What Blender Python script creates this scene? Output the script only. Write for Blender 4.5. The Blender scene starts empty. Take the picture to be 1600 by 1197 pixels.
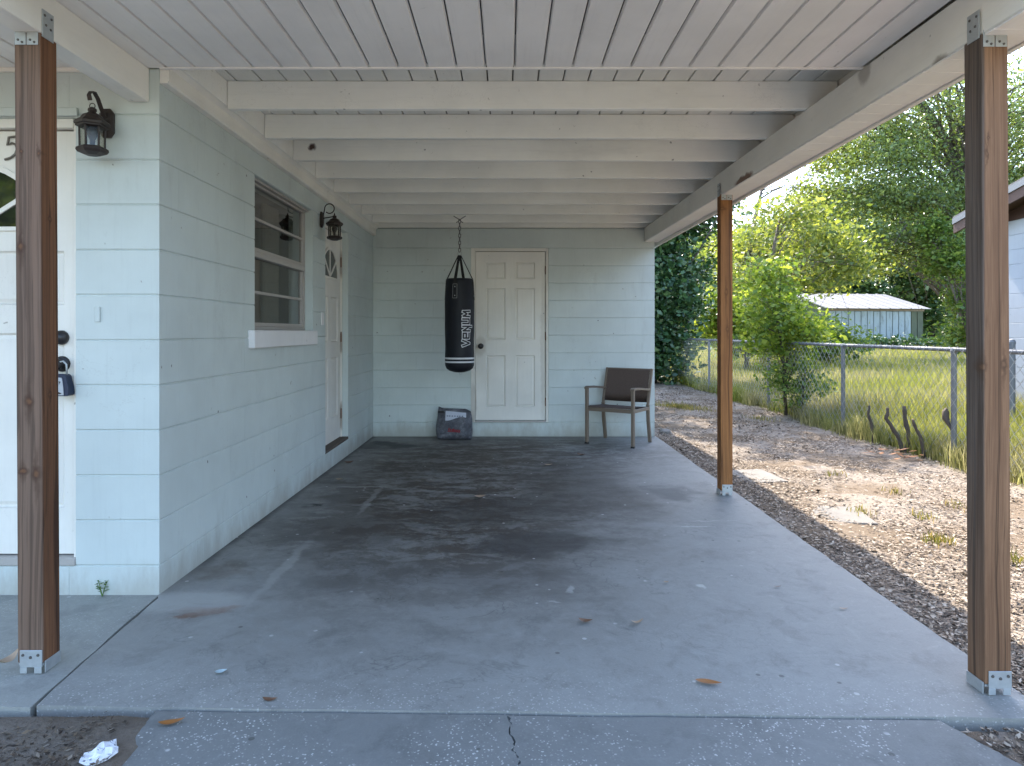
import bpy, bmesh, math, random
import numpy as np
from mathutils import Vector, Matrix

# ------------------------------------------------------------------ camera, world, sun, exposure
S = bpy.context.scene
C = S.collection
H = 1.22                                   # eye height above the slab

cam_d = bpy.data.cameras.new('camera')
cam = bpy.data.objects.new('camera', cam_d)
C.objects.link(cam)
cam.location = (0, 0, H)
cam.rotation_euler = (math.radians(90), 0, 0)
cam_d.sensor_width = 36
cam_d.lens = 24.0
cam_d.shift_x = 0.0044
cam_d.shift_y = -0.0497
cam_d.clip_start = 0.05
cam_d.clip_end = 2000
S.camera = cam

SUN_EL = math.radians(50)
SUN_AZ = math.radians(-7)                  # clockwise from +Y (ahead of the camera)
SUN_DIR = Vector((math.sin(SUN_AZ) * math.cos(SUN_EL), math.cos(SUN_AZ) * math.cos(SUN_EL), math.sin(SUN_EL)))

world = bpy.data.worlds.new('World')
S.world = world
world.use_nodes = True
wn = world.node_tree
wn.nodes.clear()
w_out = wn.nodes.new('ShaderNodeOutputWorld')
w_bg = wn.nodes.new('ShaderNodeBackground')
w_sky = wn.nodes.new('ShaderNodeTexSky')
w_sky.sky_type = 'NISHITA'
w_sky.sun_disc = False
w_sky.sun_elevation = SUN_EL
w_sky.sun_rotation = SUN_AZ
w_sky.air_density = 1.0
w_sky.dust_density = 1.6
w_sky.ozone_density = 1.0
w_bg.inputs['Strength'].default_value = 0.15
wn.links.new(w_sky.outputs['Color'], w_bg.inputs['Color'])
wn.links.new(w_bg.outputs['Background'], w_out.inputs['Surface'])

sun_d = bpy.data.lights.new('sun', 'SUN')
sun_d.energy = 2.05
sun_d.angle = math.radians(0.5)
sun_d.color = (1.0, 0.91, 0.78)
sun = bpy.data.objects.new('sun', sun_d)
C.objects.link(sun)
sun.rotation_euler = (-SUN_DIR).to_track_quat('-Z', 'Y').to_euler()
sun.location = (0, 20, 40)

S.view_settings.view_transform = 'Standard'
S.view_settings.look = 'None'
S.view_settings.gamma = 1
S.view_settings.use_curve_mapping = False
S.view_settings.exposure = 2.66

rnd = random.Random(11)
rng = np.random.default_rng(7)
PI = math.pi

# ------------------------------------------------------------------ mesh helpers
def tag(o, label=None, cat=None, group=None, kind=None):
    if label: o['label'] = label
    if cat: o['category'] = cat
    if group: o['group'] = group
    if kind: o['kind'] = kind
    return o

def thing(name, loc, label, cat, group=None):
    o = bpy.data.objects.new(name, None)
    o.empty_display_size = 0.1
    C.objects.link(o)
    o.location = loc
    return tag(o, label, cat, group)

def woff(p):
    v = Vector((0, 0, 0))
    while p is not None:
        v += p.location
        p = p.parent
    return v

def link(name, me, parent=None, loc=None):
    o = bpy.data.objects.new(name, me)
    C.objects.link(o)
    if parent is not None: o.parent = parent
    if loc is not None: o.location = loc
    return o

class MB:
    def __init__(s):
        s.v = []; s.f = []
    def add(s, vs, fs):
        n = len(s.v)
        s.v += [tuple(p) for p in vs]
        s.f += [tuple(i + n for i in f) for f in fs]
        return s
    def box(s, x0, x1, y0, y1, z0, z1):
        return s.add([(x0,y0,z0),(x1,y0,z0),(x1,y1,z0),(x0,y1,z0),(x0,y0,z1),(x1,y0,z1),(x1,y1,z1),(x0,y1,z1)],
                     [(0,3,2,1),(4,5,6,7),(0,1,5,4),(1,2,6,5),(2,3,7,6),(3,0,4,7)])
    def hexa(s, p):                       # 8 explicit corners, same order as box
        return s.add(p, [(0,3,2,1),(4,5,6,7),(0,1,5,4),(1,2,6,5),(2,3,7,6),(3,0,4,7)])
    def tube(s, pts, r, n=8, cap=True):
        pts = [Vector(p) for p in pts]
        rs = r if isinstance(r, (list, tuple)) else [r] * len(pts)
        d0 = (pts[1] - pts[0]).normalized()
        up = Vector((0, 0, 1)) if abs(d0.z) < 0.9 else Vector((1, 0, 0))
        a = d0.cross(up).normalized()
        base = len(s.v)
        for i, p in enumerate(pts):
            if i == 0: d = pts[1] - pts[0]
            elif i == len(pts) - 1: d = pts[-1] - pts[-2]
            else: d = pts[i + 1] - pts[i - 1]
            d.normalize()
            a = (a - d * a.dot(d)).normalized()
            b = d.cross(a)
            for k in range(n):
                t = 2 * PI * k / n
                s.v.append(tuple(p + (a * math.cos(t) + b * math.sin(t)) * rs[i]))
        for i in range(len(pts) - 1):
            for k in range(n):
                k2 = (k + 1) % n
                s.f.append((base + i*n + k, base + i*n + k2, base + (i+1)*n + k2, base + (i+1)*n + k))
        if cap:
            s.f.append(tuple(base + k for k in reversed(range(n))))
            s.f.append(tuple(base + (len(pts)-1)*n + k for k in range(n)))
        return s
    def lathe(s, prof, c, n=16, phase=0.0):        # prof: (radius, z), axis z through c
        base = len(s.v)
        for (r, z) in prof:
            for k in range(n):
                t = 2 * PI * k / n + phase
                s.v.append((c[0] + r * math.cos(t), c[1] + r * math.sin(t), c[2] + z))
        for i in range(len(prof) - 1):
            for k in range(n):
                k2 = (k + 1) % n
                s.f.append((base + i*n + k, base + i*n + k2, base + (i+1)*n + k2, base + (i+1)*n + k))
        s.f.append(tuple(base + k for k in reversed(range(n))))
        s.f.append(tuple(base + (len(prof)-1)*n + k for k in range(n)))
        return s
    def prism(s, poly, axis, a, b):                # poly in the two other axes
        n = len(poly)
        def P(p, q):
            return {'x': (q, p[0], p[1]), 'y': (p[0], q, p[1]), 'z': (p[0], p[1], q)}[axis]
        s.add([P(p, a) for p in poly] + [P(p, b) for p in poly],
              [tuple(reversed(range(n))), tuple(range(n, 2*n))] + [(i, (i+1) % n, n + (i+1) % n, n + i) for i in range(n)])
        return s
    def xf(s, M):
        s.v = [tuple(M @ Vector(p)) for p in s.v]
        return s
    def build(s, name, m, parent=None, bevel=0, seg=1, smooth=False):
        o = woff(parent)
        me = bpy.data.meshes.new(name)
        me.from_pydata([(p[0]-o.x, p[1]-o.y, p[2]-o.z) for p in s.v], [], s.f)
        bm = bmesh.new(); bm.from_mesh(me)
        bmesh.ops.recalc_face_normals(bm, faces=bm.faces)
        if bevel:
            es = [e for e in bm.edges if len(e.link_faces) == 2 and e.calc_face_angle(0) > 0.5]
            bmesh.ops.bevel(bm, geom=es, offset=bevel, segments=seg, affect='EDGES', profile=0.5)
        bm.to_mesh(me); bm.free()
        if smooth:
            me.shade_smooth()
        me.materials.append(m)
        return link(name, me, parent)

def np_mesh(name, verts, quads, m, parent=None, tris=None, smooth=False):
    o = woff(parent)
    verts = np.asarray(verts, dtype=np.float32) - np.array((o.x, o.y, o.z), dtype=np.float32)
    me = bpy.data.meshes.new(name)
    nq = 0 if quads is None else len(quads)
    nt_ = 0 if tris is None else len(tris)
    loops = []
    if nq: loops.append(np.asarray(quads, dtype=np.int32).ravel())
    if nt_: loops.append(np.asarray(tris, dtype=np.int32).ravel())
    loops = np.concatenate(loops)
    starts = np.concatenate([np.arange(nq, dtype=np.int32) * 4, nq * 4 + np.arange(nt_, dtype=np.int32) * 3]).astype(np.int32)
    me.vertices.add(len(verts)); me.vertices.foreach_set('co', verts.ravel())
    me.loops.add(len(loops)); me.loops.foreach_set('vertex_index', loops)
    me.polygons.add(nq + nt_); me.polygons.foreach_set('loop_start', starts)
    me.update(calc_edges=True)
    me.validate()
    if smooth: me.shade_smooth()
    me.materials.append(m)
    return link(name, me, parent)

# ------------------------------------------------------------------ material helpers
class G:
    def __init__(s, name):
        s.m = bpy.data.materials.new(name); s.m.use_nodes = True
        s.t = s.m.node_tree; s.t.nodes.clear()
        s.out = s.t.nodes.new('ShaderNodeOutputMaterial')
        s._pos = None; s._obj = None
    def n(s, ty): return s.t.nodes.new(ty)
    def put(s, sock, v):
        if hasattr(v, 'is_linked') or isinstance(v, bpy.types.NodeSocket): s.t.links.new(v, sock)
        elif isinstance(v, (tuple, list)) and len(v) == 3 and sock.type == 'RGBA': sock.default_value = (*v, 1)
        else: sock.default_value = v
    def pos(s):
        if s._pos is None: s._pos = s.n('ShaderNodeNewGeometry').outputs['Position']
        return s._pos
    def obj(s):
        if s._obj is None: s._obj = s.n('ShaderNodeTexCoord').outputs['Object']
        return s._obj
    def island(s): return s.n('ShaderNodeNewGeometry').outputs['Random Per Island']
    def objrand(s): return s.n('ShaderNodeObjectInfo').outputs['Random']
    def map(s, vec, scale=(1,1,1), loc=(0,0,0)):
        q = s.n('ShaderNodeMapping'); s.put(q.inputs['Vector'], vec)
        q.inputs['Scale'].default_value = scale; q.inputs['Location'].default_value = loc
        return q.outputs['Vector']
    def noise(s, vec, scale, detail=4, rough=0.55, dist=0, col=False):
        q = s.n('ShaderNodeTexNoise'); s.put(q.inputs['Vector'], vec)
        q.inputs['Scale'].default_value = scale; q.inputs['Detail'].default_value = detail
        q.inputs['Roughness'].default_value = rough; q.inputs['Distortion'].default_value = dist
        return q.outputs['Color' if col else 'Fac']
    def voro(s, vec, scale, feat='F1', out='Distance', rand=1):
        q = s.n('ShaderNodeTexVoronoi'); s.put(q.inputs['Vector'], vec); q.feature = feat
        q.inputs['Scale'].default_value = scale; q.inputs['Randomness'].default_value = rand
        return q.outputs[out]
    def math(s, op, a, b=0.0, clamp=False):
        q = s.n('ShaderNodeMath'); q.operation = op; q.use_clamp = clamp
        s.put(q.inputs[0], a); s.put(q.inputs[1], b)
        return q.outputs[0]
    def step(s, v, a, b):                      # smooth 0..1 from a to b
        q = s.n('ShaderNodeMapRange'); q.interpolation_type = 'SMOOTHSTEP'
        s.put(q.inputs['Value'], v)
        q.inputs['From Min'].default_value = a; q.inputs['From Max'].default_value = b
        return q.outputs['Result']
    def ramp(s, fac, stops):
        q = s.n('ShaderNodeValToRGB'); s.put(q.inputs['Fac'], fac)
        e = q.color_ramp.elements
        while len(e) < len(stops): e.new(0.5)
        for i, (p, c) in enumerate(stops):
            e[i].position = p; e[i].color = (*c, 1)
        return q.outputs['Color']
    def mix(s, fac, a, b, mode='MIX'):
        q = s.n('ShaderNodeMix'); q.data_type = 'RGBA'; q.blend_type = mode
        s.put(q.inputs[0], fac); s.put(q.inputs[6], a); s.put(q.inputs[7], b)
        return q.outputs[2]
    def sep(s, vec):
        q = s.n('ShaderNodeSeparateXYZ'); s.put(q.inputs[0], vec); return q.outputs
    def vadd(s, a, b):
        q = s.n('ShaderNodeVectorMath'); q.operation = 'ADD'; s.put(q.inputs[0], a); s.put(q.inputs[1], b); return q.outputs[0]
    def vscale(s, a, k):
        q = s.n('ShaderNodeVectorMath'); q.operation = 'SCALE'; s.put(q.inputs[0], a); q.inputs['Scale'].default_value = k; return q.outputs[0]
    def warp(s, vec, scale, amt):
        c = s.noise(vec, scale, 3, 0.6, 0, True)
        q = s.n('ShaderNodeVectorMath'); q.operation = 'SUBTRACT'; s.put(q.inputs[0], c); q.inputs[1].default_value = (.5,.5,.5)
        return s.vadd(vec, s.vscale(q.outputs[0], amt))
    def ell(s, vec, c, r, soft=0.35):          # 1 inside an ellipsoid, soft rim; huge radius = ignore the axis
        q = s.n('ShaderNodeVectorMath'); q.operation = 'SUBTRACT'; s.put(q.inputs[0], vec); q.inputs[1].default_value = c
        d = s.n('ShaderNodeVectorMath'); d.operation = 'DIVIDE'; s.put(d.inputs[0], q.outputs[0]); d.inputs[1].default_value = r
        l = s.n('ShaderNodeVectorMath'); l.operation = 'LENGTH'; s.put(l.inputs[0], d.outputs[0])
        return s.math('SUBTRACT', 1.0, s.step(l.outputs['Value'], 1.0 - soft, 1.0 + soft))
    def bump(s, h, strength=0.3, dist=0.01):
        q = s.n('ShaderNodeBump'); s.put(q.inputs['Height'], h)
        q.inputs['Strength'].default_value = strength; q.inputs['Distance'].default_value = dist
        return q.outputs['Normal']
    def pbr(s, col, rough=0.6, normal=None, metal=0.0, spec=0.5, **kw):
        b = s.n('ShaderNodeBsdfPrincipled')
        s.put(b.inputs['Base Color'], col); s.put(b.inputs['Roughness'], rough)
        b.inputs['Metallic'].default_value = metal
        b.inputs['Specular IOR Level'].default_value = spec
        if normal is not None: s.t.links.new(normal, b.inputs['Normal'])
        for k, v in kw.items(): s.put(b.inputs[k], v)
        s.t.links.new(b.outputs[0], s.out.inputs['Surface'])
        s.b = b
        return s.m
BIG = 1e4

def painted(name, base, dirt=(0.16,0.13,0.09), amount=0.5, axis='z', rough=0.55, marks=(), foot=0.0):
    """brushed house paint: faint brush grain, cloudy tone, specks and smudges"""
    g = G(name); p = g.pos()
    sc = {'z': (60, 60, 3), 'x': (3, 60, 60), 'y': (60, 3, 60)}[axis]
    grain = g.noise(g.map(p, sc), 1.0, 4, 0.6)
    cloud = g.noise(p, 1.7, 5, 0.6)
    fine = g.noise(p, 90, 3, 0.6)
    c = g.mix(g.step(cloud, 0.3, 0.7), tuple(x * 0.93 for x in base), tuple(min(x * 1.05, .9) for x in base))
    c = g.mix(g.math('MULTIPLY', g.step(grain, 0.5, 0.8), 0.18), c, tuple(x * 0.72 for x in base))
    spots = g.step(g.noise(g.warp(p, 9, 0.1), 23, 2, 0.5), 0.72, 0.78)
    gate = g.step(g.noise(p, 2.3, 2, 0.5), 0.5, 0.62)
    c = g.mix(g.math('MULTIPLY', g.math('MULTIPLY', spots, gate), amount), c, dirt)
    smear = g.step(g.noise(g.map(p, {'z': (5, 5, 1.2), 'x': (1.2, 5, 5), 'y': (5, 1.2, 5)}[axis]), 1.0, 5, 0.7), 0.56, 0.8)
    c = g.mix(g.math('MULTIPLY', smear, 0.22 * amount), c, dirt)
    if foot:                                                         # rain splash and floor dust along the wall foot
        zz = g.sep(p)[2]
        f_ = g.step(g.math('ADD', zz, g.math('MULTIPLY', g.math('SUBTRACT', g.noise(g.map(p, (6, 6, 2)), 1.0, 6, .7), .5), .5)), .20, -.02)
        c = g.mix(g.math('MULTIPLY', f_, foot), c, tuple(x * 1.6 for x in dirt))
        patch_ = g.step(g.noise(g.warp(p, 1.3, .4), .9, 3), .52, .55)
        c = g.mix(g.math('MULTIPLY', patch_, .10), c, tuple(min(1, x * 1.12) for x in base))
    fleck = g.math('MULTIPLY', g.step(g.voro(g.warp(p, 25, .02), 6.5), 0.055, 0.035), g.step(g.noise(p, 3.7, 1), .47, .53))
    c = g.mix(g.math('MULTIPLY', fleck, min(1, amount * .9)), c, tuple(x * .25 for x in dirt))
    hair = g.math('MULTIPLY', g.step(g.math('ABSOLUTE', g.math('SUBTRACT', g.noise(p, 4.2, 6, .7, .5), .5)), .006, .0), g.step(g.noise(p, 1.9, 2), .55, .62))
    c = g.mix(g.math('MULTIPLY', hair, .22 * amount), c, dirt)
    for (cc, rr, colr, k) in marks:
        c = g.mix(g.math('MULTIPLY', g.ell(g.warp(p, 14, 0.05), cc, rr, 0.3), k), c, colr)
    h = g.math('ADD', g.math('MULTIPLY', grain, 0.7), g.math('MULTIPLY', fine, 0.5))
    return g.pbr(c, rough, g.bump(h, 0.22, 0.004))

def plain(name, col, rough=0.5, metal=0.0, var=0.15, scale=30, bump=0.1):
    g = G(name); p = g.pos()
    f = g.noise(p, scale, 4, 0.6)
    c = g.mix(f, tuple(x * (1 - var) for x in col), tuple(min(1, x * (1 + var)) for x in col))
    return g.pbr(c, rough, g.bump(f, bump, 0.003), metal)

def wood(name, light, dark, gray=None, grayamt=0.0, knots=(), face=None):
    """weathered lumber standing along z: stretched growth rings bent round the knots"""
    g = G(name); p = g.pos()
    q = g.warp(g.map(p, (1, 1, 0.25)), 3.0, 0.05)
    ring = g.noise(g.map(q, (95, 95, 3.2)), 1.0, 5, 0.62, 0.4)
    fine = g.noise(g.map(p, (330, 330, 9)), 1.0, 3, 0.6)
    big = g.noise(g.map(p, (9, 9, 1.4)), 1.0, 3, 0.5)
    dk = g.noise(g.map(q, (42, 42, 0.9)), 1.0, 4, 0.6, 0.6)
    c = g.ramp(ring, [(0.3, dark), (0.47, tuple((a+b)/2 for a, b in zip(light, dark))), (0.66, light)])
    c = g.mix(g.math('MULTIPLY', g.step(fine, 0.5, 0.75), 0.35), c, tuple(x * 0.5 for x in dark))
    c = g.mix(g.step(big, 0.35, 0.7), c, g.mix(0.5, c, dark))
    c = g.mix(g.math('MULTIPLY', g.step(dk, 0.535, 0.63), 0.85), c, tuple(x * 0.42 for x in dark))
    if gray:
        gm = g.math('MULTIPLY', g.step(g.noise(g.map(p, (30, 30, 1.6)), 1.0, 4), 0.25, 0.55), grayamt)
        if face:                                   # one side of the stick is toned greyer than the others
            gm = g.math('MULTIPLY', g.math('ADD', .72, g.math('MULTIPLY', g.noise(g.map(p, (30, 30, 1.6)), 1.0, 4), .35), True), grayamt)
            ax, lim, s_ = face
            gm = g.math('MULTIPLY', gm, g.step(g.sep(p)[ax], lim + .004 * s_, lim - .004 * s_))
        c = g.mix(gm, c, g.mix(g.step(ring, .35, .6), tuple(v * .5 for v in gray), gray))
    for (kc, kr) in knots:
        w = g.warp(g.warp(p, 22, 0.022), 90, .006)
        c = g.mix(g.math('MULTIPLY', g.ell(g.warp(w, 12, .03), kc, (kr[0] * .8, kr[1], kr[2] * 5.5), 0.6), 0.5), c, tuple(x * .5 for x in dark))
        c = g.mix(g.math('MULTIPLY', g.ell(w, kc, tuple(x * 1.5 for x in kr), 0.55), 0.7), c, tuple(x * .55 for x in dark))
        c = g.mix(g.math('MULTIPLY', g.ell(w, kc, tuple(x * 0.7 for x in kr), 0.6), 0.65), c, tuple(x * .75 for x in light))
    return g.pbr(c, 0.72, g.bump(g.math('ADD', ring, fine), 0.35, 0.003), spec=0.3)

LB = 1.75
def leafmat(name, a, b, c3, trans=0.45, rough=0.4, spec=0.5):
    g = G(name)
    a, b, c3 = [tuple(v * LB for v in q) for q in (a, b, c3)]
    r = g.island()
    col = g.ramp(r, [(0.0, a), (0.55, b), (1.0, c3)])
    pr = g.n('ShaderNodeBsdfPrincipled'); g.put(pr.inputs['Base Color'], col)
    pr.inputs['Roughness'].default_value = rough; pr.inputs['Specular IOR Level'].default_value = spec
    tr = g.n('ShaderNodeBsdfTranslucent')
    g.put(tr.inputs['Color'], g.mix(1.0, col, (1.35, 1.2, .55), 'MULTIPLY'))
    mx = g.n('ShaderNodeMixShader'); mx.inputs[0].default_value = trans
    g.t.links.new(pr.outputs[0], mx.inputs[1]); g.t.links.new(tr.outputs[0], mx.inputs[2])
    g.t.links.new(mx.outputs[0], g.out.inputs['Surface'])
    return g.m

def glassmat(name, tint=(0.9, 0.93, 0.92), ior=1.55, rough=0.02, base=0.15):
    g = G(name)
    lw = g.n('ShaderNodeLayerWeight'); lw.inputs['Blend'].default_value = 0.5
    fac = g.math('ADD', base, g.math('MULTIPLY', g.math('POWER', lw.outputs['Facing'], 4.0), 0.9), True)
    tr = g.n('ShaderNodeBsdfTransparent'); tr.inputs['Color'].default_value = (*tint, 1)
    gl = g.n('ShaderNodeBsdfGlossy'); gl.inputs['Roughness'].default_value = rough
    mx = g.n('ShaderNodeMixShader')
    g.t.links.new(fac, mx.inputs[0]); g.t.links.new(tr.outputs[0], mx.inputs[1]); g.t.links.new(gl.outputs[0], mx.inputs[2])
    g.t.links.new(mx.outputs[0], g.out.inputs['Surface'])
    return g.m

WALL = (0.55, 0.597, 0.566)
CREAM = (0.82, 0.775, 0.695)
M_wall = painted('wall_paint', WALL, amount=0.9, foot=0.5)
M_cream = painted('cream_trim_paint', CREAM, amount=0.5, axis='y',
                  marks=[((1.595, 4.62, H+1.03), (.03, .17, .03), (0.16, 0.07, 0.03), 0.95),
                         ((1.60, 3.05, H+1.17), (.03, .05, .06), (0.25, 0.21, 0.17), 0.6),
                         ((1.63, 2.52, H+1.0), (.05, .05, .03), (0.2, 0.15, 0.1), 0.7)])
M_joist = painted('joist_paint', (0.84, 0.82, 0.755), amount=0.65, axis='x',
                  marks=[((-1.36, 4.74, H+1.285), (.03, .03, .03), (0.05, 0.02, 0.012), 1.0)])
M_deck = painted('deck_board_paint', (0.70, 0.69, 0.64), amount=0.6, axis='y')
M_vinyl = painted('soffit_vinyl', (0.84, 0.80, 0.755), amount=0.25, axis='y', rough=0.45)
M_door = painted('white_door_paint', (0.76, 0.725, 0.65), amount=0.6, marks=[((-0.32, 7.99, H-.17), (.07, .06, .11), (.30, .24, .17), .35), ((0.42, 7.98, H-.2), (.035, .06, .8), (.34, .28, .2), .25), ((-.40, 7.96, H-.85), (.05, .05, .25), (.28, .22, .16), .4), ((-1.62, 6.70, H-.1), (.05, .03, .10), (.20, .13, .08), .6), ((-1.62, 6.70, H+.66), (.05, .03, .12), (.20, .13, .08), .6), ((-1.62, 6.70, H-.82), (.05, .03, .13), (.20, .13, .08), .6)])
M_white = painted('white_sill_paint', (0.74, 0.72, 0.70), amount=0.4)
M_alum = painted('window_aluminium', (0.40, 0.365, 0.33), amount=0.8, axis='y', rough=0.4)
M_black = plain('black_iron', (0.018, 0.016, 0.016), 0.45)
M_bronze = plain('bronze_lamp_metal', (0.035, 0.025, 0.021), 0.5, 0.3, 0.35, 60)
M_steel = plain('galvanised_steel', (0.44, 0.46, 0.46), 0.45, 0.55, 0.2, 40)
M_bolt = plain('screw_head', (0.12, 0.11, 0.10), 0.5, 0.5)
M_glass = glassmat('window_glass', (0.55, 0.58, 0.56), 1.6)
M_lampglass = glassmat('lamp_glass', (0.82, 0.82, 0.78), 1.45, 0.12, 0.04)
M_dark = plain('dark_interior', (0.06, 0.055, 0.05), 0.9)
M_rust = plain('rusty_hinge', (0.16, 0.08, 0.04), 0.8, 0.0, 0.4, 120)
# ------------------------------------------------------------------ ground, slabs, drive
def slab_z(x, y):
    t = min(max((7.963 - y) / 4.9, 0), 1.1); u = min(max((x + 1.568) / 3.3, 0), 1)
    return 0.038 * t * (1 - u)

def ground_z(x, y):
    return -0.055 - 0.03 * min(max((x - 1.8) / 2.6, 0), 1)

def soil():
    g = G('sandy_soil'); p = g.pos()
    x, y, z = g.sep(p)
    n1 = g.noise(p, 1.1, 5, 0.6); n2 = g.noise(p, 9, 5, 0.65); n3 = g.noise(p, 70, 3, 0.7)
    sand = g.mix(n2, (0.215, 0.18, 0.145), (0.30, 0.255, 0.21))
    mulch = g.mix(n3, (0.07, 0.05, 0.035), (0.26, 0.20, 0.14))
    c = g.mix(g.step(g.math('ADD', g.math('MULTIPLY', n1, 0.7), g.math('MULTIPLY', n2, 0.3)), 0.44, 0.56), sand, mulch)
    c = g.mix(g.math('MULTIPLY', g.step(n3, 0.5, 0.8), 0.35), c, (0.09, 0.07, 0.05))
    # turf beyond the fence and round the lot
    turf = g.mix(n2, (0.10, 0.115, 0.035), (0.22, 0.19, 0.085))
    far = g.step(g.math('ADD', x, g.math('MULTIPLY', n2, 0.5)), 4.35, 4.8)
    left = g.step(x, -6.0, -8.0)
    back = g.step(y, 22, 30)
    f = g.math('MAXIMUM', g.math('MAXIMUM', far, left), back)
    c = g.mix(f, c, turf)
    dark = g.math('MULTIPLY', g.step(y, 2.25, 2.05), g.step(x, 0.5, -0.5))     # darker soil by the walk
    c = g.mix(g.math('MULTIPLY', dark, 0.75), c, g.mix(g.noise(p, 24, 6, .75), (0.07, 0.055, 0.043), (0.23, 0.19, 0.15)))
    h = g.math('ADD', n3, g.math('MULTIPLY', n2, 1.2))
    return g.pbr(c, 0.95, g.bump(h, 0.5, 0.02), spec=0.2)

def concrete(name, tone, shells=0.0, stains=True):
    g = G(name); p = g.pos()
    x, y, z = g.sep(p)
    n1 = g.noise(p, 1.3, 6, 0.65); n2 = g.noise(g.warp(p, 3, 0.3), 5, 6, 0.7); n3 = g.noise(p, 130, 3, 0.7)
    c = g.mix(n1, tuple(v * 0.72 for v in tone), tuple(v * 1.2 for v in tone))
    c = g.mix(g.math('MULTIPLY', g.step(n2, 0.47, 0.72), 0.55), c, tuple(v * 0.5 for v in tone))
    n4 = g.noise(g.warp(p, 2.2, 0.5), 16, 6, 0.75)
    c = g.mix(g.math('MULTIPLY', g.step(n4, 0.5, 0.7), 0.35), c, tuple(v * 1.35 for v in tone))
    c = g.mix(g.math('MULTIPLY', g.step(n4, 0.45, 0.3), 0.4), c, tuple(v * 0.6 for v in tone))
    c = g.mix(g.math('MULTIPLY', g.step(n3, 0.3, 0.8), 0.35), c, tuple(v * 1.25 for v in tone))
    wv = g.warp(g.warp(p, 1.6, 0.9), 7, 0.22)
    if stains:
        brown = (0.050, 0.035, 0.024)
        big = g.ell(wv, (-0.35, 5.35, 0), (1.15, 2.3, BIG), 0.55)
        streak = g.math('ADD', g.math('MULTIPLY', g.noise(g.map(g.warp(p, 2, .4), (2.5, 6, 1)), 1.0, 6, 0.7), .6), g.math('MULTIPLY', g.noise(g.warp(p, 5, .25), 13, 7, 0.78), .4))
        c = g.mix(g.math('MULTIPLY', big, g.math('ADD', 0.42, g.math('MULTIPLY', g.step(streak, 0.42, 0.56), 0.53))), c, brown)
        big2 = g.ell(wv, (0.1, 6.9, 0), (1.5, 0.9, BIG), 0.6)
        c = g.mix(g.math('MULTIPLY', big2, g.math('MULTIPLY', g.step(streak, 0.38, 0.58), 0.75)), c, brown)
        for (cc, rr, colr, k) in [((0.17, 3.83), (0.33, 0.26), (0.035, 0.031, 0.029), 0.75), ((-0.05, 4.6), (0.5, 0.35), (0.04, 0.034, 0.03), 0.6),
                                  ((-1.0, 4.2), (0.4, 0.5), (0.05, 0.04, 0.033), 0.6), ((-1.345, 4.69), (0.07, 0.06), (0.012, 0.011, 0.011), 0.95),
                                  ((-1.19, 5.0), (0.13, 0.25), (0.06, 0.05, 0.045), 0.5), ((-1.2, 7.4), (0.35, 0.14), (0.03, 0.027, 0.025), 0.8), ((-1.45, 3.35), (0.1, 0.12), (0.09, 0.06, 0.04), 0.5),
                                  ((-0.3, 3.35), (0.8, 0.22), (0.07, 0.066, 0.063), 0.3), ((1.25, 5.2), (0.2, 0.25), (0.05, 0.048, 0.048), 0.6), ((0.55, 5.4), (0.45, 0.9), (0.05, 0.042, 0.035), 0.55)]:
            c = g.mix(g.math('MULTIPLY', g.ell(wv, (cc[0], cc[1], 0), (rr[0], rr[1], BIG), 0.5), k), c, colr)
        rustp = g.warp(g.warp(p, 6, 0.16), 28, 0.06)
        for cc, rr in (((-1.27, 2.92), (0.10, 0.045)), ((-1.33, 2.86), (0.05, 0.03)), ((-1.19, 2.96), (0.05, 0.025))):
            c = g.mix(g.math('MULTIPLY', g.ell(rustp, (cc[0], cc[1], 0), (rr[0], rr[1], BIG), 0.5), 0.75), c, (0.17, 0.085, 0.05))
        for sc_, k_, off_ in ((2.6, .55, 0.0), (4.5, .4, 3.3)):            # drag marks and drip trails
            hn = g.noise(g.warp(g.vadd(p, (off_, off_, 0)), 1.2, .5), sc_, 4, .6, .8)
            hl = g.math('MULTIPLY', g.step(g.math('ABSOLUTE', g.math('SUBTRACT', hn, .5)), .010, .001), g.step(g.noise(p, 1.6, 2), .46, .58))
            c = g.mix(g.math('MULTIPLY', hl, g.math('MULTIPLY', k_, g.ell(wv, (-.3, 5.0, 0), (1.7, 2.8, BIG), .5))), c, tuple(v * .28 for v in tone))
        wall_pale = g.math('MULTIPLY', g.ell(wv, (-1.3, 3.9, 0), (.22, .9, BIG), .6), g.step(streak, .45, .58))
        c = g.mix(g.math('MULTIPLY', wall_pale, .45), c, tuple(v * 1.35 for v in tone))
        # pale scuffs and the outline left by something once stored here
        lw = g.warp(g.warp(p, 8, 0.09), 40, .03)
        pale = tuple(v * 1.75 for v in tone)
        for cc, rr, k in [((-1.13, 3.45), (0.03, 0.42), 0.28), ((-1.12, 5.3), (0.2, 0.018), 0.3), ((-0.98, 4.9), (0.025, 0.4), 0.25), ((-1.4, 3.0), (0.25, 0.12), 0.45),
                          ((1.15, 4.27), (0.14, 0.008), 0.5), ((1.3, 4.4), (0.16, 0.007), 0.45), ((0.92, 3.25), (0.02, 0.02), 0.8), ((0.29, 3.2), (0.012, 0.05), 0.5), ((0.2, 3.05), (0.03, 0.008), 0.4)]:
            c = g.mix(g.math('MULTIPLY', g.ell(lw, (cc[0], cc[1], 0), (rr[0], rr[1], BIG), 0.4), k), c, pale)
        # ragged dark strip where the left wall meets the floor
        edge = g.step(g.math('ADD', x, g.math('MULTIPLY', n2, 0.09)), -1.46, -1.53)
        c = g.mix(g.math('MULTIPLY', edge, g.math('MULTIPLY', g.step(y, 3.2, 3.6), 0.75)), c, (0.04, 0.037, 0.034))
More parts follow.
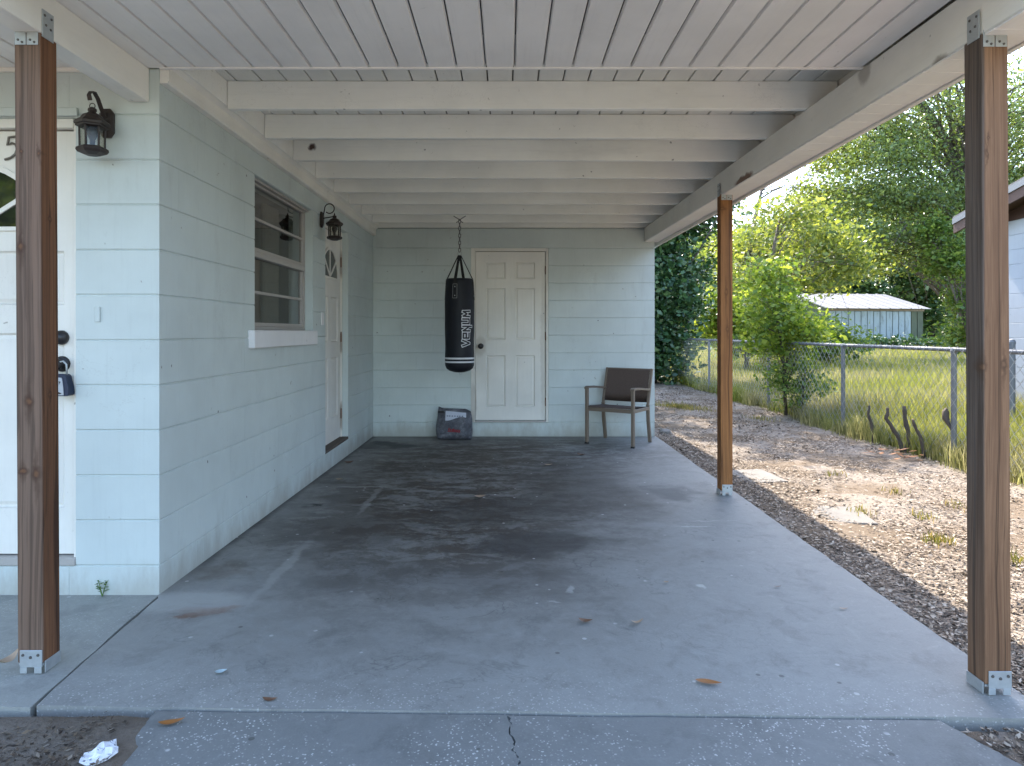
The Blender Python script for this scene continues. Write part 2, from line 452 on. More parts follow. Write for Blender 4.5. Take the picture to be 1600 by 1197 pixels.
    if shells:
        sp = g.voro(g.warp(p, 60, 0.016), 85)
        pick = g.step(g.noise(p, 55, 2, .6), 0.42, 0.56)
        band = g.noise(p, 3.5, 3, 0.6)
        near = g.math('MULTIPLY', g.step(band, 0.42, 0.6), shells) if not stains else g.math('MULTIPLY', g.math('MULTIPLY', g.step(y, 2.5, 2.2), shells), g.step(band, 0.3, 0.5))
        m_ = g.math('MULTIPLY', g.math('MULTIPLY', g.step(sp, 0.34, 0.2), pick), near)
        c = g.mix(m_, c, (0.62, 0.60, 0.56))
    rare = g.math('MULTIPLY', g.step(g.voro(p, 9), 0.10, 0.06), g.step(g.noise(p, 4.3, 2), 0.52, 0.58))
    c = g.mix(g.math('MULTIPLY', rare, 0.8), c, (0.5, 0.48, 0.45))
    rare2 = g.math('MULTIPLY', g.step(g.voro(g.vadd(p, (3.1, 1.7, 0)), 8), 0.09, 0.06), g.step(g.noise(p, 3.1, 2), 0.5, 0.56))
    c = g.mix(g.math('MULTIPLY', rare2, 0.5), c, (0.03, 0.025, 0.02))
    h = g.math('ADD', g.math('MULTIPLY', n3, 0.8), g.math('MULTIPLY', n2, 0.5))
    rough = g.math('ADD', 0.5, g.math('MULTIPLY', n1, 0.3))
    return g.pbr(c, rough, g.bump(h, 0.25, 0.006), spec=0.35)

M_soil = soil()
M_slab = concrete('slab_concrete', (0.265, 0.26, 0.238), 0.5)
M_walk = concrete('walk_concrete', (0.30, 0.30, 0.272), 0.4, False)
M_drive = concrete('drive_concrete', (0.185, 0.185, 0.172), 0.8, False)

def axis_pts(lo, hi, flo, fhi, step):
    a = list(np.arange(flo, fhi + 1e-6, step))
    out = []; d = step; v = flo
    while v > lo: d *= 1.5; v -= d; out.insert(0, max(v, lo))
    b = []; d = step; v = fhi
    while v < hi: d *= 1.5; v += d; b.append(min(v, hi))
    return np.array(out + a + b)

gx = axis_pts(-300, 300, -2.6, 6.0, 0.07); gy = axis_pts(-300, 500, 1.2, 15.0, 0.07)
GX, GY = np.meshgrid(gx, gy)
def vnoise(X, Y, s, seed):
    r = np.random.default_rng(seed); T = r.random((256, 256))
    xi = np.floor(X / s).astype(int); yi = np.floor(Y / s).astype(int)
    fx = X / s - xi; fy = Y / s - yi
    fx = fx * fx * (3 - 2 * fx); fy = fy * fy * (3 - 2 * fy)
    a = T[yi % 256, xi % 256]; b = T[yi % 256, (xi + 1) % 256]; c = T[(yi + 1) % 256, xi % 256]; d = T[(yi + 1) % 256, (xi + 1) % 256]
    return (a * (1 - fx) + b * fx) * (1 - fy) + (c * (1 - fx) + d * fx) * fy
def ground_h(X, Y):
    X = np.asarray(X, float); Y = np.asarray(Y, float)
    z = -0.055 - 0.03 * np.clip((X - 1.8) / 2.6, 0, 1)
    amp = np.clip((X - 1.75) / 0.6, 0, 1) + ((X < -1.0) & (Y < 2.2)) * 0.5 + (Y < 2.1) * (X > 1.1) * 0.5
    amp = np.clip(amp, 0, 1)
    z = z + amp * (0.05 * (vnoise(X, Y, 0.9, 1) - 0.5) + 0.03 * (vnoise(X, Y, 0.3, 2) - 0.5) + 0.012 * (vnoise(X, Y, 0.11, 3) - 0.5))
    z = z + np.clip((X - 1.73) / 0.02, 0, 1) * np.clip((2.1 - X) / 0.3, 0, 1) * 0.02
    z = z + ((X < -1.0) & (Y < 2.16)) * 0.078 + ((X > 1.35) & (Y < 2.16)) * 0.040
    return z
GZ = ground_h(GX, GY)
ny, nx = GX.shape
idx = np.arange(nx * ny).reshape(ny, nx)
quads = np.stack([idx[:-1, :-1], idx[:-1, 1:], idx[1:, 1:], idx[1:, :-1]], -1).reshape(-1, 4)
o = np_mesh('ground', np.stack([GX.ravel(), GY.ravel(), GZ.ravel()], -1), quads, M_soil, smooth=True)
tag(o, 'sandy ground with mulch, turning to grass beyond the fence', kind='structure')

def slab_mesh(name, xs_at, y0, y1, m, zf, thick, nx=14, ny=30, jag=0.004):
    """concrete pad: left and right edge given per y, slightly ragged rim"""
    r = random.Random(name)
    top = []
    for j in range(ny + 1):
        y = y0 + (y1 - y0) * j / ny
        xa, xb = xs_at(y)
        for i in range(nx + 1):
            x = xa + (xb - xa) * i / nx
            yy = y + (r.uniform(-jag, jag) if j in (0, ny) else 0)
            xx = x + (r.uniform(-jag, jag) if i in (0, nx) else 0)
            top.append((xx, yy, zf(xx, yy)))
    mb = MB()
    W = nx + 1
    fs = [(j*W+i, j*W+i+1, (j+1)*W+i+1, (j+1)*W+i) for j in range(ny) for i in range(nx)]
    ring = [i for i in range(W)] + [j*W+nx for j in range(1, ny+1)] + [ny*W+i for i in range(nx-1, -1, -1)] + [j*W for j in range(ny-1, 0, -1)]
    n = len(top)
    low = [(top[k][0], top[k][1], top[k][2] - thick) for k in ring]
    fs += [(ring[k], n + k, n + (k+1) % len(ring), ring[(k+1) % len(ring)]) for k in range(len(ring))]
    mb.add(top + low, fs)
    # eased rim: a small second ring lowered by a few millimetres
    return tag(mb.build(name, m, None), kind='structure')

joint = lambda y: -1.565 + (3.075 - y) * 0.075          # joint between carport slab and the walk
slab_mesh('carport_slab', lambda y: (joint(y) + 0.006 if y < 3.07 else -1.60, 1.735), 2.155, 8.0, M_slab, slab_z, 0.14, 20, 60)
slab_mesh('walkway', lambda y: (-8.0, joint(y) - 0.006), 2.15, 3.10, M_walk, lambda x, y: slab_z(-1.56, y) - 0.002, 0.14, 60, 10)
crack = [(0.0, 2.14), (0.012, 2.10), (0.004, 2.06), (0.022, 2.01), (0.016, 1.97), (0.034, 1.92), (0.028, 1.88), (0.045, 1.83), (0.03, 1.6), (0.06, 1.2), (0.02, 0.6), (0.08, -0.4), (0.05, -2.0), (0.1, -9.0)]
def crack_x(y):
    for (xa, ya), (xb, yb) in zip(crack, crack[1:]):
        if yb <= y <= ya: return xa + (xb - xa) * (ya - y) / (ya - yb)
    return crack[-1][0] if y < 0 else 0.0
dz = lambda x, y: slab_z(x, 2.2) - 0.005
ys_drive = None
slab_mesh('driveway', lambda y: (-1.105 - (2.14 - y) * -0.09, crack_x(y) - 0.0022 - 0.002 * math.sin(y * 170) - .0015 * math.sin(y * 410)), 1.55, 2.143, M_drive, dz, 0.1, 12, 60, 0.003)
slab_mesh('driveway', lambda y: (crack_x(y) + 0.0022 - 0.002 * math.sin(y * 170 + .5) + .0015 * math.sin(y * 371), 1.36 + (2.14 - y) * 0.42), 1.55, 2.143, M_drive, dz, 0.1, 12, 60, 0.003)
slab_mesh('driveway', lambda y: (-1.05, 1.62), -9.0, 1.544, M_drive, dz, 0.1, 12, 30, 0.003)

# ------------------------------------------------------------------ the house
ZJ = [-H + 0.0] + [-1.052 + 0.2032 * k for k in range(11)] + [1.19]       # course joints, relative to the eye
house = thing('house', (-2.0, 6.0, 0), 'pale blue-green concrete block house with an open carport at its side', 'house')

block_cache = {}
jr = random.Random(77)
def block_mesh(w, h, nrm, m, key):
    k = (round(w, 3), round(h, 3), nrm, key)
    if k in block_cache: return block_cache[k]
    t, ch, cv, g = 0.006, 0.0045, 0.0003, 0.00005
    hw, hh = w/2 - g, h/2 - 0.0012
    vs = [(-hw, -hh, 0), (hw, -hh, 0), (hw, hh, 0), (-hw, hh, 0),
          (-hw, -hh + 0.0005, t - ch), (hw, -hh + 0.0005, t - ch), (hw, hh - 0.0005, t - ch), (-hw, hh - 0.0005, t - ch),
          (-hw + cv, -hh + ch, t), (hw - cv, -hh + ch, t), (hw - cv, hh - ch, t), (-hw + cv, hh - ch, t)]
    fs = [(8, 9, 10, 11)] + [(i, (i+1) % 4, 4 + (i+1) % 4, 4 + i) for i in range(4)] + [(4+i, 4 + (i+1) % 4, 8 + (i+1) % 4, 8 + i) for i in range(4)]
    def R(p):
        u, v, n = p
        return {'-y': (u, -n, v), '+x': (n, u, v), '-x': (-n, -u, v)}[nrm]
    me = bpy.data.meshes.new('block')
    me.from_pydata([R(p) for p in vs], [], fs)
    me.materials.append(m)
    block_cache[k] = me
    return me

def lay_blocks(wall, nrm, plane, u0, u1, joints, openings, m, key, phase=(0.18, 0.38), pitch=0.4064):
    """running bond; plane = coordinate of the backing face, openings = (ua, ub, za, zb)"""
    off = woff(wall)
    for r in range(len(joints) - 1):
        za, zb = joints[r], joints[r+1]
        if zb - za < 0.02: continue
        zm = (za + zb) / 2
        cuts = [(a, b) for (a, b, c, d) in openings if c < zm < d]
        p = u0 + phase[r % 2 == 0] % pitch
        js = [u0]
        while p < u1 - 0.03:
            if p > u0 + 0.03: js.append(p)
            p += pitch
        js.append(u1)
        for a, b in zip(js, js[1:]):
            segs = [(a, b)]
            for (ca, cb) in cuts:
                ns = []
                for (s0, s1) in segs:
                    if cb <= s0 or ca >= s1: ns.append((s0, s1)); continue
                    if ca - s0 > 0.02: ns.append((s0, ca))
                    if s1 - cb > 0.02: ns.append((cb, s1))
                segs = ns
            for (s0, s1) in segs:
                me = block_mesh(s1 - s0, zb - za, nrm, m, key)
                um = (s0 + s1) / 2
                jn = jr.uniform(-.0005, .0002); jz = jr.uniform(-.0008, .0008)
                loc = {'-y': (um, plane - jn, zm + H + jz), '+x': (plane + jn, um, zm + H + jz), '-x': (plane - jn, um, zm + H + jz)}[nrm]
                link('block', me, wall, Vector(loc) - off)

def backing(name, nrm, plane, thick, u0, u1, z0, z1, openings, m, parent):
    """the wall behind the block faces, with real openings"""
    mb = MB()
    def B(a, b, c, d):
        if b - a < 1e-4 or d - c < 1e-4: return
        if nrm == '-y': mb.box(a, b, plane, plane + thick, c + H, d + H)
        elif nrm == '+x': mb.box(plane - thick, plane, a, b, c + H, d + H)
        else: mb.box(plane, plane + thick, a, b, c + H, d + H)
    u = u0
    for (a, b, c, d) in sorted(openings):
        B(u, a, z0, z1); B(a, b, z0, c); B(a, b, d, z1); u = b
    B(u, u1, z0, z1)
    return mb.build(name, m, parent)

# openings (u from, u to, z from, z to relative to the eye)
OP_FRONT = [(-2.875, -1.945, -1.052, 0.965)]
OP_LEFT = [(4.236, 5.503, -0.036, 0.980), (5.88, 6.72, -1.052, 0.980)]
OP_BACK = [(-0.425, 0.478, -1.052, 0.980)]
w_front = backing('wall', '-y', 3.081, 0.19, -6.0, -1.5745, -H - 0.1, 1.30, OP_FRONT, M_wall, house)
lay_blocks(w_front, '-y', 3.081, -3.3, -1.5685, ZJ, OP_FRONT, M_wall, 'h', (0.106, 0.106))
w_side = backing('wall', '+x', -1.5745, 0.19, 3.2725, 8.10, -H - 0.1, 1.30, OP_LEFT, M_wall, house)
lay_blocks(w_side, '+x', -1.5745, 3.0755, 7.968, ZJ[:-1] + [1.13], OP_LEFT, M_wall, 'h')
w_back = backing('wall', '-y', 7.969, 0.19, -1.5725, 1.7105, -H - 0.1, 1.21, OP_BACK, M_wall, house)
lay_blocks(w_back, '-y', 7.969, -1.567, 1.716, ZJ[:-1] + [1.198], OP_BACK, M_wall, 'h', (0.3, 0.1))
w_end = MB().box(1.52, 1.7105, 8.1605, 14, -0.1, H + 1.35).build('wall', M_wall, house)
lay_blocks(w_end, '+x', 1.7105, 7.965, 13.9, ZJ[:-1] + [1.198], [], M_wall, 'h')
MB().box(-6.19, -6.001, 3.09, 14, -0.1, H + 1.35).build('wall', M_wall, house)
MB().box(-6.0, 1.515, 13.8, 14, -0.1, H + 1.35).build('wall', M_wall, house)
MB().box(-5.9, 1.5, 3.3, 13.7, -0.06, -0.02).build('floor', M_dark, house)
MB().box(-2.6, -2.5, 3.6, 7.9, 0, H + 1.25).build('partition', plain('inner_wall', (0.22, 0.2, 0.18), 0.8), house)

# roof over house and carport, drawn with everything one sees from below
M_rooftop = plain('roof_felt', (0.12, 0.11, 0.10), 0.9)
roof = MB().box(-6.5, 1.80, 1.84, 14.4, H + 1.362, H + 1.46).build('roof', M_rooftop, house)

# deck boards above the joists
W_ = 0.134; x = -1.58; i = 0
db = MB().box(-W_/2 + 0.0036, W_/2 - 0.0036, 3.11, 7.97, -0.008, 0.008).build('deck_board', M_deck, None, 0.003)
off = woff(roof)
first = True
while x < 1.70:
    o = db if first else link('deck_board', db.data)
    first = False
    o.parent = roof; o.location = Vector((x + W_/2, 0, H + 1.349 + rnd.uniform(-.0015, .0015))) - off
    x += W_
# joists
for k in range(8):
    y = 3.64 + 0.558 * k
    zb = 1.190 + 0.003 * k
    MB().box(-1.495, 1.762, y, y + 0.04, H + zb, H + 1.3405).build('joist', M_joist, roof, 0.004)
MB().box(-1.53, 1.764, 7.925, 7.966, H + 1.2145, H + 1.285).build('joist', M_joist, roof, 0.003)
MB().box(-1.53, 1.764, 7.90, 7.924, H + 1.287, H + 1.338).build('joist', M_joist, roof, 0.003)
# ledger along the house wall and the cream trim under it
MB().box(-1.565, -1.496, 3.081, 7.924, H + 1.2085, H + 1.3405).build('ledger', M_joist, roof, 0.002)
MB().prism([(-1.5675, H+1.122), (-1.535, H+1.122), (-1.527, H+1.13), (-1.527, H+1.192), (-1.505, H+1.2075), (-1.5675, H+1.2075)], 'y', 3.078, 5.78).build('wall_trim', M_cream, roof)
MB().prism([(-1.5675, H+1.120), (-1.535, H+1.120), (-1.526, H+1.128), (-1.526, H+1.190), (-1.503, H+1.2075), (-1.5675, H+1.2075)], 'y', 5.785, 7.92).build('wall_trim', M_cream, roof)

# vinyl soffit boards in front of the house wall
P = 0.1302
prof = [(-P/2 + 0.0025, 0.011), (-P/2 + 0.0052, 0.010), (-P/2 + 0.0072, 0.001), (-P/2 + 0.0090, 0.0), (P/2 - 0.0090, 0.0), (P/2 - 0.0072, 0.001), (P/2 - 0.0052, 0.010), (P/2 - 0.0025, 0.011), (P/2 - 0.0025, 0.0135), (-P/2 + 0.0025, 0.0135)]
sp = MB().prism(prof, 'y', 1.86, 3.066).build('soffit_panel', M_vinyl, None)
first = True; x = 1.594 - P/2
while x > -3.4:
    o = sp if first else link('soffit_panel', sp.data)
    first = False
    o.parent = roof; o.location = Vector((x, 0, H + 1.187)) - off
    x -= P
MB().box(-1.56, 1.594, 3.058, 3.074, H + 1.1805, H + 1.1868).build('trim_strip', M_vinyl, roof)
MB().box(-3.4, -1.704, 3.058, 3.0735, H + 1.168, H + 1.1862).build('trim_strip', M_cream, roof)
MB().box(-6.4, 1.594, 1.845, 1.858, H + 1.15, H + 1.36).build('fascia', M_cream, roof)
MB().box(-1.56, 1.764, 3.076, 3.094, H + 1.2085, H + 1.3405).build('ledger', M_joist, roof)

# beams
def beam_z(y): return 1.003 + (y - 2.37) * 0.0102
bx0, bx1 = 1.595, 1.685
MB().hexa([(bx0, 1.86, H+beam_z(1.86)), (bx1, 1.86, H+beam_z(1.86)), (bx1, 7.961, H+beam_z(7.961)), (bx0, 7.961, H+beam_z(7.961)),
           (bx0, 1.86, H+1.180), (bx1, 1.86, H+1.180), (bx1, 7.961, H+1.2125), (bx0, 7.961, H+1.2125)]).build('beam', M_cream, roof, 0.004)
MB().box(-1.70, -1.612, 1.86, 3.072, H + 1.035, H + 1.1863).build('beam', M_cream, roof, 0.003)
# narrow soffit strips below the right-hand beam
SPW = 0.128
sb = MB().prism([(-SPW/2, 0.004), (-SPW/2 + 0.003, 0.004), (-SPW/2 + 0.006, 0.0), (SPW/2 - 0.006, 0.0), (SPW/2 - 0.003, 0.004), (SPW/2, 0.004), (SPW/2, 0.006), (-SPW/2, 0.006)], 'x', bx0 + 0.004, 1.765).build('soffit_panel', M_vinyl, None)
first = True; y = 1.92
while y < 8.0:
    o = sb if first else link('soffit_panel', sb.data)
    first = False
    o.parent = roof; o.location = Vector((0, y, H + beam_z(y) - 0.0075)) - off
    y += SPW
mb = MB()
mb.hexa([(1.7685, 1.84, H+beam_z(1.84)-.010), (1.790, 1.84, H+beam_z(1.84)-.010), (1.790, 14.3, H+beam_z(8)-.010), (1.7685, 14.3, H+beam_z(8)-.010),
         (1.7685, 1.84, H+1.3605), (1.790, 1.84, H+1.3605), (1.790, 14.3, H+1.3605), (1.7685, 14.3, H+1.3605)])
mb.build('fascia', M_cream, roof)

# ------------------------------------------------------------------ window
win = MB()
wx0, wx1 = -1.672, -1.630
y0, y1, z0, z1 = 4.240, 5.499, H - 0.032, H + 0.976
fw = 0.024
win.box(wx0, wx1, y0, y1, z1 - fw, z1); win.box(wx0, wx1, y0, y1, z0 + .045, z0 + .045 + fw)
win.box(wx0, wx1, y0, y0 + fw, z0 + .045 + fw, z1 - fw); win.box(wx0, wx1, y1 - fw, y1, z0 + .045 + fw, z1 - fw)
window = win.build('window', M_alum, house, 0.003)
zi0, zi1 = z0 + .045 + fw, z1 - fw
zm = (zi0 + zi1) / 2 + 0.01
a, b = y0 + fw, y1 - fw
MB().box(wx0 + .004, wx1 + .008, a + .001, b - .001, zm - .020, zm + .018).build('meeting_rail', M_alum, window, 0.004)
for s0, s1, dx in ((zi0, zm - .021, 0.0), (zm + .019, zi1, 0.006)):
    zq = (s0 + s1) / 2
    MB().box(-1.668 + dx, -1.640 + dx, a + .031, b - .031, zq - .0095, zq + .0095).build('muntin', M_alum, window, 0.002)
    for sy0, sy1 in ((a + .001, a + .03), (b - .03, b - .001)):
        MB().box(-1.668 + dx, -1.640 + dx, sy0, sy1, s0 + .001, s1 - .001).build('stile', M_alum, window, 0.002)
    MB().box(-1.668 + dx, -1.640 + dx, a + .031, b - .031, s0 + .001, s0 + .026).build('rail', M_alum, window, 0.002)
    for p0, p1 in ((s0 + .0265, zq - .0100), (zq + .0100, s1 - .001)):
        xg = -1.655 + dx
        MB().add([(xg, a + .031, p0), (xg, b - .031, p0), (xg, b - .031, p1), (xg, a + .031, p1)], [(0, 1, 2, 3)]).build('pane', M_glass, window)
MB().box(-1.60, -1.532, 4.135, 5.515, H - 0.100, H + 0.012).build('sill', M_white, window, 0.006)
MB().box(-1.76, -1.6015, 4.241, 5.498, H - 0.0355, H + 0.008).build('sill', M_white, window, 0.002)
MB().box(-1.66, -1.60, 4.262, 5.49, z1 - .012, z1 + .003).build('head_trim', M_alum, window)
# curtain hung inside
cv = []; cf = []
for k in range(41):
    yy = 5.02 + 0.30 * k / 40
    xx = -1.80 - 0.02 * math.sin(k * 1.25)
    cv += [(xx, yy, H - 0.02), (xx, yy, H + 0.95)]
    if k: cf.append((2*k-2, 2*k, 2*k+1, 2*k-1))
MB().add(cv, cf).build('curtain', plain('curtain_cloth', (0.34, 0.29, 0.24), 0.9), window)

# ------------------------------------------------------------------ doors
def door_leaf(axis, plane, u0, u1, z0, z1, panels, parent, m, label=None, sgn=1, fan=None):
    """leaf = recessed field + stiles and rails around the raised panels. axis 'y': faces -y at plane; axis 'x': faces +x at plane"""
    mb = MB()
    def B(bag, a, b, c, d, n0, n1):
        if axis == 'y': bag.box(a, b, plane + n0, plane + n1, c, d)
        else: bag.box(plane - n1, plane - n0, a, b, c, d)
    us = sorted({u0, u1, *[p[0] for p in panels], *[p[1] for p in panels]})
    zs = sorted({z0, z1, *[p[2] for p in panels], *[p[3] for p in panels]})
    for a, b in zip(us, us[1:]):
        run = None
        for c, d in zip(zs, zs[1:]):
            inside = any(p[0] <= (a+b)/2 <= p[1] and p[2] <= (c+d)/2 <= p[3] for p in panels)
            if inside:
                if run: B(mb, a, b, run[0], run[1], 0, 0.012); run = None
            else:
                run = (run[0], d) if run else (c, d)
        if run: B(mb, a, b, run[0], run[1], 0, 0.012)
    B(mb, u0, u1, z0, z1, 0.0125, 0.044)
    leaf = mb.build('door', m, parent)
    if label: leaf['label'] = label
    for p in panels:
        if len(p) > 4: continue
        a, b, c, d = p[:4]
        def Pt(u, z, n): return (u, plane + n, z) if axis == 'y' else (plane - n, u, z)
        g1, g2, dep, top = 0.010, 0.028, 0.0118, 0.004
        o1 = [(a + .0008, c + .0008), (b - .0008, c + .0008), (b - .0008, d - .0008), (a + .0008, d - .0008)]
        i0 = [(a + g1, c + g1), (b - g1, c + g1), (b - g1, d - g1), (a + g1, d - g1)]
        i1 = [(a + g2, c + g2), (b - g2, c + g2), (b - g2, d - g2), (a + g2, d - g2)]
        vs = [Pt(u, z, 0.0015) for u, z in o1] + [Pt(u, z, dep) for u, z in i0] + [Pt(u, z, top) for u, z in i1]
        fs = [(i, (i+1) % 4, 4 + (i+1) % 4, 4 + i) for i in range(4)] + [(4+i, 4 + (i+1) % 4, 8 + (i+1) % 4, 8 + i) for i in range(4)] + [(8, 9, 10, 11)]
        MB().add(vs, fs).build('panel', m, leaf)
    return leaf

def knob(parent, c, nrm, m=M_black, r=0.029, rose=0.033, name='knob'):
    mb = MB().lathe([(rose, 0), (rose, .006), (rose * .8, .011), (.012, .014), (.012, .03), (r * .75, .036), (r, .048), (r * .9, .060), (r * .5, .068), (.004, .070)], (0, 0, 0), 20)
    if nrm == '-y': M = Matrix.Translation(c) @ Matrix.Rotation(PI/2, 4, 'X')
    else: M = Matrix.Translation(c) @ Matrix.Rotation(PI/2, 4, 'Y')
    return mb.xf(M).build(name, m, parent, smooth=True)

def hinges(parent, axis, plane, u, zs, rusty=True):
    for z in zs:
        mb = MB()
        c = (u, plane - .004, z) if axis == 'y' else (plane + .004, u, z)
        mb.lathe([(.006, -.045), (.006, .045)], c, 8)
        mb.lathe([(.0075, .046), (.004, .053)], c, 8)
        mb.build('hinge', M_rust if rusty else M_steel, parent)

# back door
bz = lambda v: v + H
PN = []
for (a, b) in ((-0.250, -0.025), (0.094, 0.319)):
    for (c, d) in ((0.619, 0.816), (-0.09, 0.515), (-0.872, -0.273)):
        PN.append((a, b, bz(c), bz(d)))
bd = door_leaf('y', 7.992, -0.373, 0.440, bz(-1.028), bz(0.938), PN, house, M_door, 'white six panel door in the back wall')
knob(bd, (-0.313, 7.992, bz(-0.164)), '-y')
hinges(bd, 'y', 7.99, 0.4445, (bz(0.72), bz(-0.05), bz(-0.82)))
fr = MB()
fr.box(-0.4245, -0.377, 7.955, 8.05, bz(-1.05), bz(0.978)); fr.box(0.449, 0.4775, 7.975, 8.05, bz(-1.05), bz(0.978)); fr.box(-0.377, 0.449, 7.957, 8.05, bz(0.944), bz(0.9785))
fr.box(-0.377, 0.449, 8.037, 8.052, bz(-1.05), bz(0.944))
fr.build('door_frame', M_door, bd, 0.002)
MB().box(-0.3765, 0.4485, 7.95, 8.036, bz(-1.0515), bz(-1.032)).build('threshold', M_alum, bd, 0.002)

# side door, deep in its reveal
PS = []
for (a, b) in ((5.99, 6.24), (6.34, 6.59)):
    for (c, d) in ((-0.09, 0.33), (-0.80, -0.24)):
        PS.append((a, b, bz(c), bz(d)))
sdr = door_leaf('x', -1.640, 5.905, 6.690, bz(-1.022), bz(0.93), PS, house, M_door, 'white side door with a small fan light, deep in its reveal')
hinges(sdr, 'x', -1.636, 6.695, (bz(0.68), bz(-0.05), bz(-0.80)))
# fan light glass: half-round lite with two spokes
def fanlight(parent, axis, plane, uc, zc, r, spokes, rv=None):
    rv = rv or r
    def Pt(u, z, n): return (u, plane - n, z) if axis == 'y' else (plane + n, u, z)
    n = 20
    arc = [(uc + r * math.cos(PI * k / n), zc + rv * math.sin(PI * k / n)) for k in range(n + 1)]
    gl = MB().add([Pt(u, z, 0.002) for u, z in arc], [tuple(range(n + 1))])
    gl.build('fanlight_glass', M_fan, parent)
    mb = MB(); w = 0.013
    rim = arc + [arc[0]]
    inner = [(uc + (r - w) * math.cos(PI * k / n), zc + w * .7 + (rv - w * 1.7) * math.sin(PI * k / n)) for k in range(n + 1)]
    outer = [(uc + (r + w) * math.cos(PI * k / n), zc - w * .7 + (rv + w * 1.7) * math.sin(PI * k / n)) for k in range(n + 1)]
    for k in range(n + 1):
        k2 = (k + 1) % (n + 1)
        q = [inner[k], inner[k2], outer[k2], outer[k]]
        mb.add([Pt(u, z, 0.001) for u, z in q] + [Pt(u, z, 0.012) for u, z in q], [(0,1,5,4), (1,2,6,5), (2,3,7,6), (3,0,4,7), (4,5,6,7), (0,3,2,1)])
    for ang in spokes:
        dx, dz_ = math.cos(ang), math.sin(ang)
        p0 = (uc + dx * .015, zc + .02); p1 = (uc + dx * (r - w), zc + dz_ * (rv - w))
        L = math.hypot(p1[0]-p0[0], p1[1]-p0[1]); nx_, nz_ = -(p1[1]-p0[1]) / L * .010, (p1[0]-p0[0]) / L * .010
        q = [(p0[0]-nx_, p0[1]-nz_), (p1[0]-nx_, p1[1]-nz_), (p1[0]+nx_, p1[1]+nz_), (p0[0]+nx_, p0[1]+nz_)]
        mb.add([Pt(u, z, 0.0025) for u, z in q] + [Pt(u, z, 0.0095) for u, z in q], [(0,1,5,4), (1,2,6,5), (2,3,7,6), (3,0,4,7), (4,5,6,7), (0,3,2,1)])
    mb.build('fanlight_frame', M_door, parent)
gfan = G('dark_door_glass')
M_fan = gfan.pbr((0.015, 0.017, 0.016), 0.04, spec=1.0)
fanlight(sdr, 'x', -1.640, 6.29, bz(0.50), 0.29, (0.7, PI/2, 2.4), 0.27)
fr = MB()
fr.box(-1.70, -1.625, 5.8805, 5.903, bz(-1.05), bz(0.978)); fr.box(-1.70, -1.625, 6.697, 6.7195, bz(-1.05), bz(0.978)); fr.box(-1.70, -1.625, 5.903, 6.697, bz(0.934), bz(0.978))
fr.build('door_frame', M_door, sdr, 0.002)
MB().box(-1.70, -1.565, 5.8815, 6.7185, bz(-1.0515), bz(-1.026)).build('threshold', plain('worn_wood', (0.10, 0.075, 0.055), 0.85, 0, 0.4, 40), sdr, 0.003)

# front door
PF = []
for (a, b) in ((-2.80, -2.46), (-2.36, -2.02)):
    for (c, d) in ((0.125, 0.37), (-0.80, -0.005)):
        PF.append((a, b, bz(c), bz(d)))
fd = door_leaf('y', 3.112, -2.862, -1.962, bz(-1.01), bz(0.915), PF, house, M_door, 'white front door with a half-round light and black hardware')
fanlight(fd, 'y', 3.112, -2.412, bz(0.47), 0.30, (0.62, 1.57, 2.52), 0.29)
knob(fd, (-2.028, 3.112, bz(-0.145)), '-y', r=.030, rose=.036)
mb = MB().lathe([(.033, 0), (.033, .012), (.027, .024), (.020, .026), (.018, .03)], (0, 0, 0), 20)
mb.xf(Matrix.Translation((-2.030, 3.112, bz(-0.025))) @ Matrix.Rotation(PI/2, 4, 'X')).build('deadbolt', M_black, fd, smooth=True)
fr = MB()
fr.box(-1.960, -1.9455, 3.084, 3.16, bz(-1.05), bz(0.963)); fr.box(-2.8745, -2.865, 3.084, 3.16, bz(-1.05), bz(0.963)); fr.box(-2.865, -1.960, 3.080, 3.16, bz(0.922), bz(0.9635))
fr.build('door_frame', M_door, fd, 0.002)
MB().box(-2.8745, -1.9455, 3.070, 3.16, bz(-1.0515), bz(-1.016)).build('threshold', M_alum, fd, 0.003)
MB().box(-2.9, -1.93, 3.060, 3.0735, bz(0.970), bz(1.008)).build('drip_cap', M_wall, fd, 0.003)
# house number on the door: a bent strip numeral five
five = [(.034, .053), (.030, .052), (-.012, .046), (-.018, .012), (.004, .020), (.020, .012), (.026, -.008), (.018, -.030), (-.002, -.046), (-.030, -.055)]
MB().tube([(-2.257 + p[0], 3.106, bz(0.84) + p[1]) for p in five], 0.0055, 8).build('house_number', plain('pewter', (0.16, 0.15, 0.13), 0.4, 0.7), fd, smooth=True)

# small wall fittings
MB().box(-1.856, -1.832, 3.066, 3.0735, bz(0.045), bz(0.115)).build('doorbell_plate', M_wall, house, 0.003)
MB().box(-1.5675, -1.558, 5.73, 5.80, bz(0.06), bz(0.165)).build('doorbell_plate', M_white, house, 0.002)

